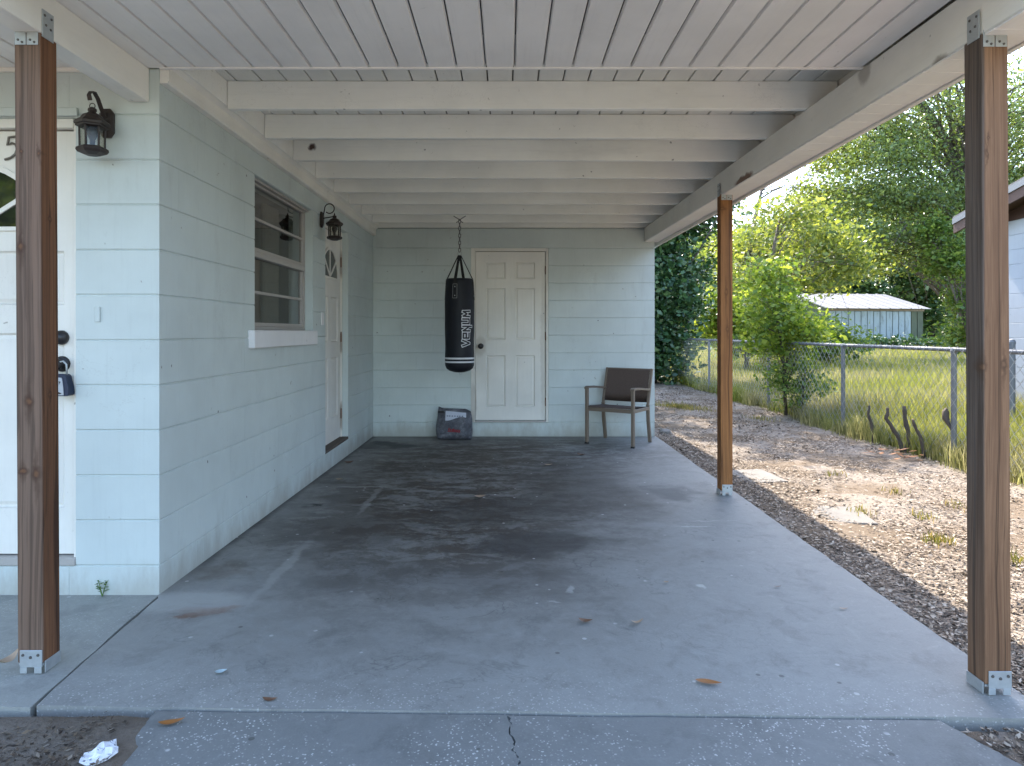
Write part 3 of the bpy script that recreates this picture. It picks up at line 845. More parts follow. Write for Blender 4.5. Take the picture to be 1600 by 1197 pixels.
# ------------------------------------------------------------------ carport posts
def post(x0, yf, ztop, lean, m, label, inner):
    t = thing('wooden_post', (x0 + .045, yf + .045, 0), label, 'post', 'wooden posts under the carport beams')
    zf = slab_z(x0, yf) + 0.036
    x1, yb = x0 + .089, yf + .089
    MB().hexa([(x0+lean, yf, zf), (x1+lean, yf, zf), (x1+lean, yb, zf), (x0+lean, yb, zf), (x0, yf, ztop), (x1, yf, ztop), (x1, yb, ztop), (x0, yb, ztop)]).build('timber', m, t, 0.004, 2)
    # stand-off base: upright plate with two tongues, saddle and side strap
    xl = x0 + lean
    zs = slab_z(x0, yf) + .002
    mb = MB()
    mb.box(xl + .010, x1 + lean - .002, yf - .005, yf - .001, zf - .012, zf + .046)
    mb.box(xl + .010, xl + .034, yf - .0045, yf - .0015, zs, zf - .0125); mb.box(x1 + lean - .030, x1 + lean - .004, yf - .0045, yf - .0015, zs, zf - .0125)
    mb.box(xl + .002, x1 + lean - .002, yf + .003, yb - .003, zf - .009, zf - .002)
    sx = (xl - .005, xl - .001) if inner < 0 else (x1 + lean + .001, x1 + lean + .005)
    mb.box(sx[0], sx[1], yf + .004, yb - .002, zs, zf + .006)
    br = mb.build('base_bracket', M_steel, t, 0.0012)
    for dx in (.022, .048, .074):
        MB().lathe([(.0055, 0), (.0045, .003)], (0, 0, 0), 8).xf(Matrix.Translation((xl + dx, yf - .005, zf + .03 - (.008 if dx == .048 else 0))) @ Matrix.Rotation(PI/2, 4, 'X')).build('screw', M_bolt, br)
    # cap: two small plates on the front, a tie plate up on to the beam
    mb = MB()
    mb.box(x0 + .004, x0 + .042, yf - .004, yf - .001, ztop - .045, ztop + .012); mb.box(x0 + .045, x0 + .084, yf - .004, yf - .001, ztop - .045, ztop + .012)
    px = (x0 - .0045, x0 - .0015) if inner < 0 else (x1 + .0015, x1 + .0045)
    cap = mb.build('cap_bracket', M_steel, t, 0.001)
    tie = MB().box(px[0], px[1], yf + .006, yf + .066, ztop - .012, ztop + .085).build('tie_plate', M_steel, t, 0.001)
    for (dy, dzz) in ((.018, .066), (.052, .066), (.024, .034), (.048, .028)):
        s_ = -1 if inner < 0 else 1
        MB().lathe([(.005, 0), (.004, .0025)], (0, 0, 0), 8).xf(Matrix.Translation((px[0] if inner < 0 else px[1], yf + dy, ztop + dzz)) @ Matrix.Rotation(s_ * PI/2, 4, 'Y')).build('screw', M_bolt, tie)
    for dx in (.016, .030, .058, .072):
        MB().lathe([(.0045, 0), (.0035, .0025)], (0, 0, 0), 8).xf(Matrix.Translation((x0 + dx, yf - .004, ztop - (.028 if dx in (.016, .058) else .036))) @ Matrix.Rotation(PI/2, 4, 'X')).build('screw', M_bolt, cap)
    return t
f = 2.355
def fp(px, py, D): return ((px - 793) / 1067 * D, D, H + (519 - py) / 1067 * D)
K1 = [(fp(32, 238, f), (.005, .02, .006)), (fp(60, 240, f), (.005, .02, .007)), (fp(33, 385, f), (.009, .02, .013)), (fp(44, 627, f), (.012, .02, .013)), (fp(36, 737, f), (.012, .02, .007)), (fp(57, 741, f), (.012, .02, .015)),
      ((-1.61, 2.40, H + .40), (.02, .006, .007)), ((-1.60, 2.395, H - .22), (.02, .006, .009))]
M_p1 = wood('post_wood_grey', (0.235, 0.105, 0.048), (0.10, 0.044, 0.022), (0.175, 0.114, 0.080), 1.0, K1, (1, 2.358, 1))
K2 = [((1.60, 5.09, H + .92), (.02, .02, .008)), ((1.63, 5.09, H + .30), (.008, .02, .02)), ((1.64, 5.09, H + .02), (.008, .02, .014))]
M_p2 = wood('post_wood_orange', (0.36, 0.155, 0.050), (0.20, 0.082, 0.028), None, 0, K2)
f = 2.29
K3 = [(fp(1522, 240, f), (.006, .03, .012)), (fp(1541, 240, f), (.004, .02, .010)), (fp(1538, 573, f), (.007, .03, .012)), (fp(1568, 570, f), (.007, .02, .012)), (fp(1545, 215, f), (.004, .02, .004))]
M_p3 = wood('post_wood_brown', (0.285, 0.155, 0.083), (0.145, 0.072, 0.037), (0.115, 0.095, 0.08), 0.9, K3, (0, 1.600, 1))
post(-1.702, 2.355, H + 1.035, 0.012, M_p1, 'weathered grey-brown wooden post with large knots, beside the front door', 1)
post(1.590, 5.090, H + beam_z(5.1) - .001, 0.0, M_p2, 'slim orange-brown wooden post halfway along the carport, next to the yard', -1)
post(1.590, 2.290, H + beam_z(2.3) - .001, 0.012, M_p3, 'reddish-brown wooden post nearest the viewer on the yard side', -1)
# ------------------------------------------------------------------ wall lamps
def lantern(name, c, nrm, label, n=6, hook='ribbon', s=1.0):
    """c = lantern axis at the height of the roof rim; wall lies 0.115 behind along the normal"""
    t = thing(name, c, label, 'wall lamp', 'lanterns on the house walls')
    cx, cy, cz = c
    ph = PI / n if nrm == '-y' else 0.2
    r = 0.058 * s
    MB().lathe([(.076*s, -.004), (.078*s, .006), (.070*s, .014), (.052*s, .026), (.040*s, .042), (.020*s, .050), (.016*s, .056), (.020*s, .060), (.018*s, .070), (.006*s, .076)], c, n, ph).build('lamp_roof', M_bronze, t)
    MB().lathe([(r * 1.02, -.016), (.071*s, -.012), (.071*s, -.005), (r, -.004)], c, n, ph).build('upper_rim', M_bronze, t)
    zb = -.108 * s
    base = MB().lathe([(.030*s, zb - .036), (.062*s, zb - .026), (.070*s, zb - .016), (.068*s, zb - .006), (r * .98, zb)], c, n, ph).build('lamp_base', M_bronze, t)
    for k in range(n):
        a = 2 * PI * k / n + ph
        MB().tube([(cx + r*.93*math.cos(a), cy + r*.93*math.sin(a), cz - .014), (cx + r*.90*math.cos(a), cy + r*.90*math.sin(a), cz + zb)], .0045 * s, 6).build('upright', M_bronze, t)
        a2 = 2 * PI * (k + 1) / n + ph
        q = [(cx + r*.86*math.cos(v), cy + r*.86*math.sin(v), cz + z) for v, z in ((a, zb), (a2, zb), (a2, -.014), (a, -.014))]
        MB().add(q, [(0, 1, 2, 3)]).build('lamp_glass', M_lampglass, t)
    bulb = MB().lathe([(.010, zb + .002), (.011, zb + .03), (.022, zb + .05), (.024, zb + .065), (.014, zb + .082), (.003, zb + .086)], c, 12).build('bulb', plain('frosted_bulb', (0.06, 0.058, 0.052), 0.3), t, smooth=True)
    # back plate and arm
    d = Vector((0, -1, 0)) if nrm == '-y' else Vector((1, 0, 0))
    side = Vector((1, 0, 0)) if nrm == '-y' else Vector((0, 1, 0))
    w0 = Vector(c) - d * 0.115 + Vector((0, 0, 0.038))
    hw, hh = .036 * s, .072 * s
    octa = [(-hw*.5, -hh), (hw*.5, -hh), (hw, -hh*.66), (hw, hh*.66), (hw*.5, hh), (-hw*.5, hh), (-hw, hh*.66), (-hw, -hh*.66)]
    vs = []
    for dep, k in ((0.001, 1.0), (0.012, 1.0), (0.022, .72)):
        vs += [tuple(w0 + side * (p[0] * k) + Vector((0, 0, p[1] * k)) + d * dep) for p in octa]
    fs = [tuple(range(16, 24))] + [(8*j+i, 8*j+(i+1) % 8, 8*(j+1)+(i+1) % 8, 8*(j+1)+i) for j in (0, 1) for i in range(8)]
    MB().add(vs, fs).build('back_plate', M_bronze, t)
    top = Vector(c) + Vector((0, 0, .076 * s))
    if hook == 'ribbon':
        pts = [w0 + d * .02 + Vector((0, 0, .02)), w0 + d * .05 + Vector((0, 0, .055)), w0 + d * .075 + Vector((0, 0, .09)), w0 + d * .10 + Vector((0, 0, .108)), w0 + d * .125 + Vector((0, 0, .104)), w0 + d * .138 + Vector((0, 0, .085)), w0 + d * .130 + Vector((0, 0, .064))]
        mb = MB()
        vs = []
        for p in pts:
            for sgn in (-1, 1): vs.append(tuple(p + side * .009 * sgn))
        for p in pts:
            for sgn in (-1, 1): vs.append(tuple(p + side * .009 * sgn + d * .003 + Vector((0, 0, -.003))))
        m_ = len(pts)
        fs = []
        for i in range(m_ - 1):
            fs += [(2*i, 2*i+1, 2*i+3, 2*i+2), (2*m_+2*i, 2*m_+2*i+2, 2*m_+2*i+3, 2*m_+2*i+1), (2*i, 2*i+2, 2*m_+2*i+2, 2*m_+2*i), (2*i+1, 2*m_+2*i+1, 2*m_+2*i+3, 2*i+3)]
        mb.add(vs, fs).build('arm', M_bronze, t)
        ring = [tuple(top + Vector((0.012 * math.cos(a), 0, .012 + .012 * math.sin(a)))) for a in np.linspace(0, 2*PI, 14)]
        MB().tube(ring, .002, 6, False).build('ring', M_bronze, t)
        MB().tube([w0 + d * .015 + Vector((0, 0, .0)), top + Vector((0, 0, -.012))], .006, 8).build('strut', M_bronze, t)
    else:
        pts = [w0 + d * .02 + Vector((0, 0, .03))]
        for a in np.linspace(PI, -0.75 * PI, 18):
            pts.append(top + Vector((0, 0, .062)) - d * .042 + d * .040 * math.cos(a) + Vector((0, 0, .040 * math.sin(a))))
        MB().tube(pts, .0045, 8).build('arm', M_bronze, t, smooth=True)
        MB().tube([w0 + d * .018 + Vector((0, 0, .012)), top + Vector((0, 0, -.004))], .005, 8).build('strut', M_bronze, t)
        MB().lathe([(.009, 0), (.006, .012), (.002, .026)], top, 8).build('finial', M_bronze, t)
    return t
lantern('wall_lantern', (-1.797, 2.955, H + 0.898), '-y', 'bronze lantern with clear glass on the front wall beside the front door', 6, 'ribbon', 0.9)
lantern('wall_lantern', (-1.452, 5.73, H + 0.905), '+x', 'black lantern with a curled hook between the window and the side door', 8, 'curl', 0.92)

# ------------------------------------------------------------------ key lockbox on the front door knob
lb = thing('key_lockbox', (-1.997, 3.06, H - 0.30), 'navy and grey key lockbox hanging from the front door knob', 'lockbox')
lx, ly, lz = -1.997, 3.035, H
M_navy = plain('navy_vinyl', (0.010, 0.018, 0.045), 0.5)
MB().prism([(lx-.038, lz-.285), (lx+.040, lz-.285), (lx+.046, lz-.275), (lx+.044, lz-.245), (lx+.036, lz-.215), (lx+.032, lz-.196), (lx+.024, lz-.188), (lx-.024, lz-.188), (lx-.032, lz-.196), (lx-.036, lz-.23)], 'y', ly, ly + .045).build('body', M_navy, lb, 0.004, 2)
MB().prism([(lx-.030, lz-.281), (lx+.026, lz-.281), (lx+.024, lz-.25), (lx+.018, lz-.206), (lx+.014, lz-.202), (lx-.020, lz-.202)], 'y', ly - .004, ly - .0005).build('face_plate', plain('grey_plate', (0.42, 0.44, 0.46), 0.5, 0.2), lb, 0.001)
MB().tube([(lx - .018, ly + .022, lz - .19), (lx - .018, ly + .022, lz - .155), (lx - .012, ly + .022, lz - .135), (lx + .008, ly + .022, lz - .130), (lx + .022, ly + .022, lz - .145), (lx + .024, ly + .022, lz - .19)], .004, 8).build('shackle', M_steel, lb, smooth=True)
mb = MB()
for k, (a, w) in enumerate(((-.018, .006), (-.010, .007), (-.001, .005), (.006, .006))):
    mb.box(lx + a, lx + a + w * .35, ly - .0055, ly - .0042, lz - .232, lz - .219); mb.box(lx + a + w * .45, lx + a + w, ly - .0055, ly - .0042, lz - .222 - .003 * (k % 2), lz - .219)
mb.box(lx - .014, lx - .004, ly - .0055, ly - .0042, lz - .243, lz - .238)
mb.prism([(lx-.02, lz-.272), (lx+.01, lz-.276), (lx+.018, lz-.272), (lx+.004, lz-.266), (lx-.01, lz-.268)], 'y', ly - .0055, ly - .0042)
mb.build('lettering', M_black, lb)

# ------------------------------------------------------------------ punching bag
bxc, byc, R = -0.493, 7.03, 0.151
bag = thing('punching_bag', (bxc, byc, H - 0.414), 'black cylindrical punching bag with white lettering hanging from a chain', 'punching bag')
gb = G('black_leatherette'); pp = gb.pos()
M_bag = gb.pbr(gb.mix(gb.noise(pp, 3, 3), (0.006, 0.007, 0.010), (0.013, 0.014, 0.019)), gb.math('ADD', 0.42, gb.math('MULTIPLY', gb.noise(pp, 9, 4), 0.25)), gb.bump(gb.math('ADD', gb.noise(pp, 7, 3), gb.math('MULTIPLY', gb.noise(pp, 160, 2), 0.1)), 0.35, 0.02), spec=0.28)
zt, zb_ = 0.545, -0.385
def bag_r(z):
    return R * (1 + 0.012 * math.sin(9 * z) + 0.008 * math.sin(23 * z + 1)) * (0.955 if z > 0.47 else 1)
prf = [(0.02, -0.415), (R * .35, -0.412), (R * .7, -0.396), (R * .9, -0.374), (R * .985, -0.34)]
z = -0.31
while z < 0.50: prf.append((bag_r(z), z)); z += 0.03
prf += [(R * .955, 0.515), (R * .93, 0.540), (R * .88, 0.548), (R * .80, 0.540), (0.02, 0.538)]
body = MB().lathe(prf, (bxc, byc, H), 40).build('bag_body', M_bag, bag, smooth=True)
M_print = plain('white_print', (0.62, 0.62, 0.62), 0.6)
M_blackprint = plain('black_print', (0.010, 0.010, 0.014), 0.45)
def wrap(u, z, lift):
    rr = bag_r(z) + lift
    a = u / R
    return (bxc + rr * math.sin(a), byc - rr * math.cos(a), H + z)
def stroke(mb, p, q, w, lift, ext=0.0):
    (u0, v0), (u1, v1) = p, q
    L = math.hypot(u1-u0, v1-v0) or 1e-6
    tx, ty = (u1-u0)/L, (v1-v0)/L
    u0 -= tx*ext; v0 -= ty*ext; u1 += tx*ext; v1 += ty*ext
    nxx, nyy = -ty*w/2, tx*w/2
    n = 4
    vs = []
    for i in range(n+1):
        a = i/n
        u, v = u0+(u1-u0)*a, v0+(v1-v0)*a
        vs += [wrap(u-nxx, v-nyy, lift), wrap(u+nxx, v+nyy, lift)]
    mb.add(vs, [(2*i, 2*i+2, 2*i+3, 2*i+1) for i in range(n)])
LET = {'V': [((0, 1), (.45, 0)), ((.45, 0), (.95, 1))],
       'E': [((.95, .5), (.1, .5)), ((.1, .88), (.1, .1)), ((.1, .9), (.9, .9)), ((.9, .9), (.9, .52)), ((.1, .1), (.95, .1))],
       'N': [((.1, -.05), (.1, .95)), ((.1, .95), (.85, .05)), ((.85, 1.0), (.85, -.35))],
       'U': [((.1, 1), (.1, .1)), ((.1, .1), (.85, .1)), ((.85, .1), (.85, 1))],
       'M': [((.05, 0), (.12, .95)), ((.12, .95), (.5, .4)), ((.5, .4), (.88, .95)), ((.88, .95), (.95, 0))]}
mw, mk = MB(), MB()
lw_, lh_ = 0.0605, 0.078
v0 = -0.140
lift0 = 0.0022
for ch in 'VENUM':
    for (a, b) in LET[ch]:
        P_ = [(0.118 - q[1] * lh_, v0 + q[0] * lw_) for q in (a, b)]
        stroke(mw, P_[0], P_[1], 0.030, lift0, 0.011)
        stroke(mk, P_[0], P_[1], 0.0165, lift0 + .0016, 0.004)
    v0 += 0.0735
mw.build('lettering', M_print, body)
mk.build('lettering_fill', M_blackprint, body)
def band(za, zb2, lift, m, name, u0=-PI, u1=PI, n=48):
    vs = []; fs = []
    for k in range(n + 1):
        a = u0 + (u1 - u0) * k / n
        for zz in (za, zb2):
            rr = max(bag_r(zz), R * 0.99) + lift
            vs.append((bxc + rr * math.sin(a), byc - rr * math.cos(a), H + zz))
        if k: fs.append((2*k-2, 2*k, 2*k+1, 2*k-1))
    return MB().add(vs, fs).build(name, m, body)
band(-0.276, -0.258, .002, M_print, 'stripe'); band(-0.312, -0.296, .002, M_print, 'stripe')
M_web = plain('black_webbing', (0.014, 0.014, 0.015), 0.8)
# strap patches and straps up to the ring
ringz = 0.80
for k, a in enumerate((-0.25, -0.25 + PI/2, -0.25 + PI, -0.25 - PI/2)):
    vs = []
    for (da, zz) in ((-.18, .33), (.18, .33), (.18, .50), (-.18, .50)):
        rr = bag_r(zz) + .004
        vs.append((bxc + rr*math.sin(a+da), byc - rr*math.cos(a+da), H + zz))
    vs2 = [(bxc + (p[0]-bxc)*.985, byc + (p[1]-byc)*.985, p[2]) for p in vs]
    pt = MB().add(vs + vs2, [(0,1,2,3), (0,4,5,1), (1,5,6,2), (2,6,7,3), (3,7,4,0)]).build('strap_patch', M_web, body)
    for zz in (.37, .46):
        rr = bag_r(zz) + .005
        MB().lathe([(.006, 0), (.003, .003)], (0, 0, 0), 8).xf(Matrix.Translation((bxc + rr*math.sin(a), byc - rr*math.cos(a), H + zz)) @ Matrix.Rotation(a, 4, 'Z') @ Matrix.Rotation(PI/2, 4, 'X')).build('rivet', M_steel, pt)
    if k == 0:
        mw = MB()
        for p, q in (((-.145, .345), (.145, .345)), ((.145, .345), (.145, .487)), ((.145, .487), (-.145, .487)), ((-.145, .487), (-.145, .345))):
            stroke(mw, ((a + p[0]) * R, p[1]), ((a + q[0]) * R, q[1]), .004, .0065)
        mw.build('stitching', plain('grey_thread', (.22, .22, .22), .7), pt)
    side = Vector((math.cos(a), math.sin(a), 0)); outv = Vector((math.sin(a), -math.cos(a), 0))
    c0 = Vector((bxc, byc, H + .50)) + outv * (R * .96); c1 = Vector((bxc, byc, H + .545)) + outv * (R * .90); c2 = Vector((bxc, byc, H + ringz - .01)) + outv * .012
    vs = []
    for c_, w in ((c0, .016), (c1, .016), (c2, .012)):
        for sg in (-1, 1): vs.append(c_ + side * w * sg)
    vs += [v + outv * .003 for v in vs]
    MB().add(vs, [(0,2,3,1), (2,4,5,3), (6,7,9,8), (8,9,11,10), (0,6,8,2), (2,8,10,4), (1,3,9,7), (3,5,11,9)]).build('strap', M_web, bag)
MB().tube([(bxc + .02*math.cos(t), byc, H + ringz + .008 + .02*math.sin(t)) for t in np.linspace(0, 2*PI, 16)], .004, 6, False).build('ring', M_steel, bag, smooth=True)
z = ringz + .022; k = 0
M_chain = plain('dull_chain_steel', (0.17, 0.16, 0.155), 0.45, 0.7)
while z < 1.135:
    L, wd = .023, .012
    pts = []
    for t in np.linspace(0, 2*PI, 12):
        dx = wd * math.sin(t); dzz = L * math.cos(t)
        pts.append((bxc + (dx if k % 2 == 0 else dx * .15), byc + (dx if k % 2 else dx * .15), H + z + L + dzz))
    MB().tube(pts, .0042, 6, False).build('chain_link', M_chain, bag)
    z += .037; k += 1
mb = MB()
for sx in (-1, 1):
    mb.tube([(bxc, byc, H + 1.155), (bxc + sx * .018, byc, H + 1.168), (bxc + sx * .045, byc, H + 1.185), (bxc + sx * .062, byc, H + 1.196)], .005, 6)
    mb.tube([(bxc, byc, H + 1.150), (bxc + sx * .02, byc, H + 1.135), (bxc + sx * .036, byc, H + 1.128)], .005, 6)
mb.build('ceiling_hook', M_chain, bag)
MB().tube([(bxc + .014*math.cos(t) + .01, byc, H - .424 + .012*math.sin(t)) for t in np.linspace(0, 2*PI, 12)], .003, 6, False).build('bottom_ring', M_steel, bag)

# ------------------------------------------------------------------ patio chair
ch = thing('patio_chair', (1.22, 7.48, 0), 'brown metal patio armchair with a mesh sling, by the back wall', 'chair')
M_chair = plain('taupe_chair_frame', (0.20, 0.155, 0.115), 0.5, 0.2, 0.15, 20)
gs = G('brown_sling'); so = gs.pos()
M_sling = gs.pbr(gs.mix(gs.step(gs.noise(gs.map(so, (420, 420, 420)), 1.0, 1), .4, .6), (0.070, 0.047, 0.036), (0.125, 0.086, 0.068)), 0.75, gs.bump(gs.noise(so, 400, 1), .3, .002))
RZ = Matrix.Translation((1.215, 7.50, 0)) @ Matrix.Rotation(math.radians(-34), 4, 'Z')
def cb(name, mb, m=M_chair, bev=.004, sm=False, parent=ch): return mb.xf(RZ).build(name, m, parent, bev, 2 if bev else 1, sm)
cw, t = 0.27, 0.017
for s in (-1, 1):
    x = s * cw
    cb('leg', MB().box(x - t, x + t, -.235, -.200, 0.004, .605))                                    # front leg up to the arm
    cb('leg_foot', MB().box(x - t - .002, x + t + .002, -.237, -.198, 0.0, .02), M_black, .002)
    b = MB()                                                                                          # rear leg sweeping back
    for (ya, za, yb2, zb2) in ((.245, 0.004, .195, .25), (.195, .25, .185, .42)):
        b.hexa([(x-t, ya-.015, za), (x+t, ya-.015, za), (x+t, ya+.015, za), (x-t, ya+.015, za), (x-t, yb2-.015, zb2), (x+t, yb2-.015, zb2), (x+t, yb2+.015, zb2), (x-t, yb2+.015, zb2)])
    cb('leg', b, bev=0)
    b = MB(); b.hexa([(x-.014, .170, .421), (x+.014, .170, .421), (x+.014, .202, .421), (x-.014, .202, .421), (x-.014, .285, .815), (x+.014, .285, .815), (x+.014, .312, .808), (x-.014, .312, .808)])
    cb('back_post', b)
    b = MB(); arc = [(-.236, .612), (-.20, .622), (0.0, .612), (.12, .598), (.222, .592)]
    for (ya, za), (yb2, zb2) in zip(arc, arc[1:]):
        b.hexa([(x-.023, ya, za-.014), (x+.023, ya, za-.014), (x+.023, yb2, zb2-.014), (x-.023, yb2, zb2-.014), (x-.023, ya, za+.008), (x+.023, ya, za+.008), (x+.023, yb2, zb2+.008), (x-.023, yb2, zb2+.008)])
    cb('armrest', b, bev=0)
    cb('seat_rail', MB().box(x - .015, x + .015, -.199, .180, .365, .400))
cb('seat_rail', MB().box(-cw + .018, cw - .018, -.232, -.204, .362, .402))
cb('seat_rail', MB().box(-cw + .018, cw - .018, .178, .198, .365, .395))
def sling(name, rows, w, thick):
    vs = []; n = 8
    for (y, z, sag) in rows:
        for k in range(n + 1):
            q = -1 + 2 * k / n
            vs.append((q * w, y + sag * .4 * (1 - q*q), z - sag * (1 - q*q)))
    N = len(vs)
    vs += [(a, b - thick * .4, c - thick) for a, b, c in vs]
    fs = []
    for j in range(len(rows) - 1):
        for k in range(n):
            i0 = j*(n+1)+k
            fs += [(i0, i0+1, i0+n+2, i0+n+1), (N+i0, N+i0+n+1, N+i0+n+2, N+i0+1)]
    for k in range(n): fs += [(k, N+k, N+k+1, k+1)]; i0 = (len(rows)-1)*(n+1)+k; fs += [(i0, i0+1, N+i0+1, N+i0)]
    return cb(name, MB().add(vs, fs), M_sling, 0, True)
sling('seat', [(-.225, .412, .0), (-.18, .418, .008), (-.05, .412, .018), (.08, .405, .018), (.165, .402, .008)], cw - .016, .006)
sling('backrest', [(.190, .455, .004), (.215, .56, .014), (.245, .68, .014), (.282, .800, .004)], cw - .013, .008)
cb('top_rail', MB().box(-cw + .014, cw - .014, .286, .308, .795, .812))

# ------------------------------------------------------------------ plastic sack leaning on the back wall
sk = thing('plastic_sack', (-0.60, 7.78, 0), 'grey plastic sack with a white label and red print, against the back wall', 'sack')
gk = G('grey_sack_plastic'); pk = gk.pos()
ck = gk.noise(gk.warp(pk, 9, .12), 9, 5, .65)
M_sack = gk.pbr(gk.ramp(ck, [(.3, (.035, .037, .045)), (.5, (.10, .10, .112)), (.72, (.26, .26, .28))]), .38, gk.bump(gk.noise(gk.warp(pk, 10, .2), 14, 4, .6), .8, .03))
vs = []; n = 28; rows = 16
rs_ = random.Random(3)
for j in range(rows + 1):
    v = j / rows
    z = v * 0.335
    hw = 0.195 + 0.018 * math.sin(v * 3.4) - 0.012 * v
    dp = (0.115 * (1 - v) ** 0.75 + 0.016) * (0.55 + 0.45 * min(1, v * 6))
    for k in range(n):
        a = 2 * PI * k / n
        ca, sa = math.cos(a), math.sin(a)
        px = hw * math.copysign(abs(ca) ** .55, ca); py = dp * math.copysign(abs(sa) ** .7, sa)
        px += .006 * math.sin(9 * v + k); py += .009 * math.sin(13 * v + 2.1 * k) * (1 - v * .4)
        dip = (-.020 * (px / .2) - .010 * math.sin(px * 40)) * v ** 4
        vs.append((-0.607 + px, 7.80 + py + .05 * v, z + dip + .004))
fs = [(j*n+k, j*n+(k+1) % n, (j+1)*n+(k+1) % n, (j+1)*n+k) for j in range(rows) for k in range(n)] + [tuple(range(n)), tuple(rows*n+k for k in range(n))]
MB().add(vs, fs).build('sack_body', M_sack, sk, smooth=True)
def sack_pt(x, z, out=.004):
    v = min(max(z / .335, 0), 1)
    dp = (0.115 * (1 - v) ** 0.75 + 0.016) * (0.55 + 0.45 * min(1, v * 6))
    q = min(abs(x) / 0.195, .98)
    return (-0.607 + x, 7.80 + .05 * v - dp * (1 - q ** 3.6) ** .6 - out - .009, z)
def patch(name, cols, m, out):
    vs = []; fs = []
    n = len(cols[0])
    for c_ in cols: vs += [sack_pt(x, z, out) for x, z in c_]
    for i in range(len(cols) - 1):
        for k in range(n - 1): fs.append((i*n+k, (i+1)*n+k, (i+1)*n+k+1, i*n+k+1))
    return MB().add(vs, fs).build(name, m, sk)
patch('label', [[(x, .235 + .02*math.sin(x*19)), (x, .28), (x, .320 - .09 * (x + .1))] for x in np.linspace(-.10, .135, 9)], plain('white_label', (.52, .53, .58), .5), .006)
mb = MB()
for x0 in (-.085, -.06, -.03, .0, .03, .055, .085):
    mb.add([sack_pt(x0, .262 - .02*(x0+.1), .009), sack_pt(x0+.018, .262 - .02*(x0+.1), .009), sack_pt(x0+.018, .270 - .02*(x0+.1), .009), sack_pt(x0, .270 - .02*(x0+.1), .009)], [(0,1,2,3)])
mb.build('small_print', M_navy, sk)
mb = MB()
M_red = plain('red_print', (.22, .012, .02), .5)
xs = [-.062, -.045, -.025, -.01, .006, .022, .04, .058]
for i, x0 in enumerate(xs):
    hgt = .030 if i in (0, 3) else .022
    mb.add([sack_pt(x0, .108 - i*.002, .008), sack_pt(x0+.014, .108 - i*.002, .008), sack_pt(x0+.016, .108+hgt - i*.002, .008), sack_pt(x0+.003, .108+hgt - i*.002, .008)], [(0,1,2,3)])
mb.add([sack_pt(-.07, .098, .008), sack_pt(.075, .088, .008), sack_pt(.075, .094, .008), sack_pt(-.07, .106, .008)], [(0,1,2,3)])
mb.build('red_lettering', M_red, sk)
patch('fold', [[(x, .30 - .05*abs(x+.15)*4), (x, .318)] for x in (-.19, -.16, -.12)], M_black, .012)

# ------------------------------------------------------------------ fallen leaves, litter scraps, paper
def leaf_obj(x, y, z, L, W, rot, curl, m, label, lift=0.006):
    vs = []; n = 8
    for i in range(n + 1):
        u = i / n
        w = W * math.sin(PI * u ** .8) * .5 + .0008
        cz = curl * (u - .5) ** 2 * 4
        for sgn, e in ((-1, .5), (0, 0), (1, .5)):
            vs.append(((u - .5) * L, sgn * w, cz + e * W * .3 * math.sin(PI * u)))
    fs = []
    for i in range(n):
        for k in range(2): fs.append((3*i+k, 3*i+3+k, 3*i+4+k, 3*i+1+k))
    M = Matrix.Translation((x, y, z + lift)) @ Matrix.Rotation(rot, 4, 'Z')
    o_ = bpy.data.objects.new('fallen_leaf', bpy.data.meshes.new('fallen_leaf'))
    o_.data.from_pydata([tuple(M.to_3x3() @ Vector(p)) for p in vs], [], fs)
    o_.data.materials.append(m); o_.data.shade_smooth()
    C.objects.link(o_); o_.location = (x, y, z + lift)
    tag(o_, label, 'leaf', 'dead leaves on the concrete')
def leafcol(n, a, b): return plain(n, a, .6, 0, .35, 60, .3)
L_or = leafcol('dead_leaf_orange', (.30, .115, .025), 0); L_br = leafcol('dead_leaf_brown', (.17, .085, .045), 0); L_tan = leafcol('dead_leaf_tan', (.36, .25, .16), 0); L_blue = leafcol('pale_scrap', (.38, .47, .48), 0)
def gpt(px, py, zz=0.0):
    D = (H - zz) * 1067 / (py - 519)
    return (px - 793) / 1067 * D, D
for (px, py, L, W, rot, curl, m, lab) in [
    (1107, 1071, .088, .030, -.25, .006, L_or, 'orange curled leaf on the slab near the front joint, right of centre'),
    (915, 976, .060, .030, -.2, .012, L_br, 'brown leaf on the slab, left of the pale curled one'),
    (995, 977, .058, .018, .25, .016, L_tan, 'pale tan curled leaf on the slab, right of the brown one'),
    (750, 779, .085, .06, .3, .015, L_tan, 'small tan leaf in the middle of the dark floor stain'),
    (268, 1143, .075, .026, .35, .010, L_or, 'brown-orange leaf on the driveway, beside the dirt patch'),
    (422, 1105, .050, .020, .0, .010, L_br, 'small brown leaf caught in the driveway joint'),
    (545, 725, .09, .07, .4, .02, L_br, 'brown leaf by the foot of the block wall, below the side door'),
    (530, 752, .06, .03, .2, .01, L_tan, 'pale scrap of leaf near the left wall, behind the black oil spot'),
    (908, 711, .09, .05, -.4, .02, L_br, 'dark brown leaf on the slab in front of the chair'),
    (857, 727, .08, .04, .1, .01, L_tan, 'pale dry leaf on the slab between the back door and the chair'),
    (345, 1064, .040, .026, .5, .006, L_blue, 'pale blue scrap on the slab, right of the knotty post'),
    (1318, 951, .036, .010, -.2, .006, L_tan, 'light wood chip on the slab, near the yard edge'),
    (1215, 917, .036, .007, .1, .004, L_br, 'thin brown leaf stalk on the slab, towards the yard edge'),
    (1041, 912, .026, .018, .1, .004, L_tan, 'pale flake on the slab right of the dark stain')]:
    x, y = gpt(px, py, 0.01)
    zz = slab_z(x, y) if py < 1100 else dz(x, y)
    leaf_obj(x, y, zz, L, W, rot, curl, m, lab)
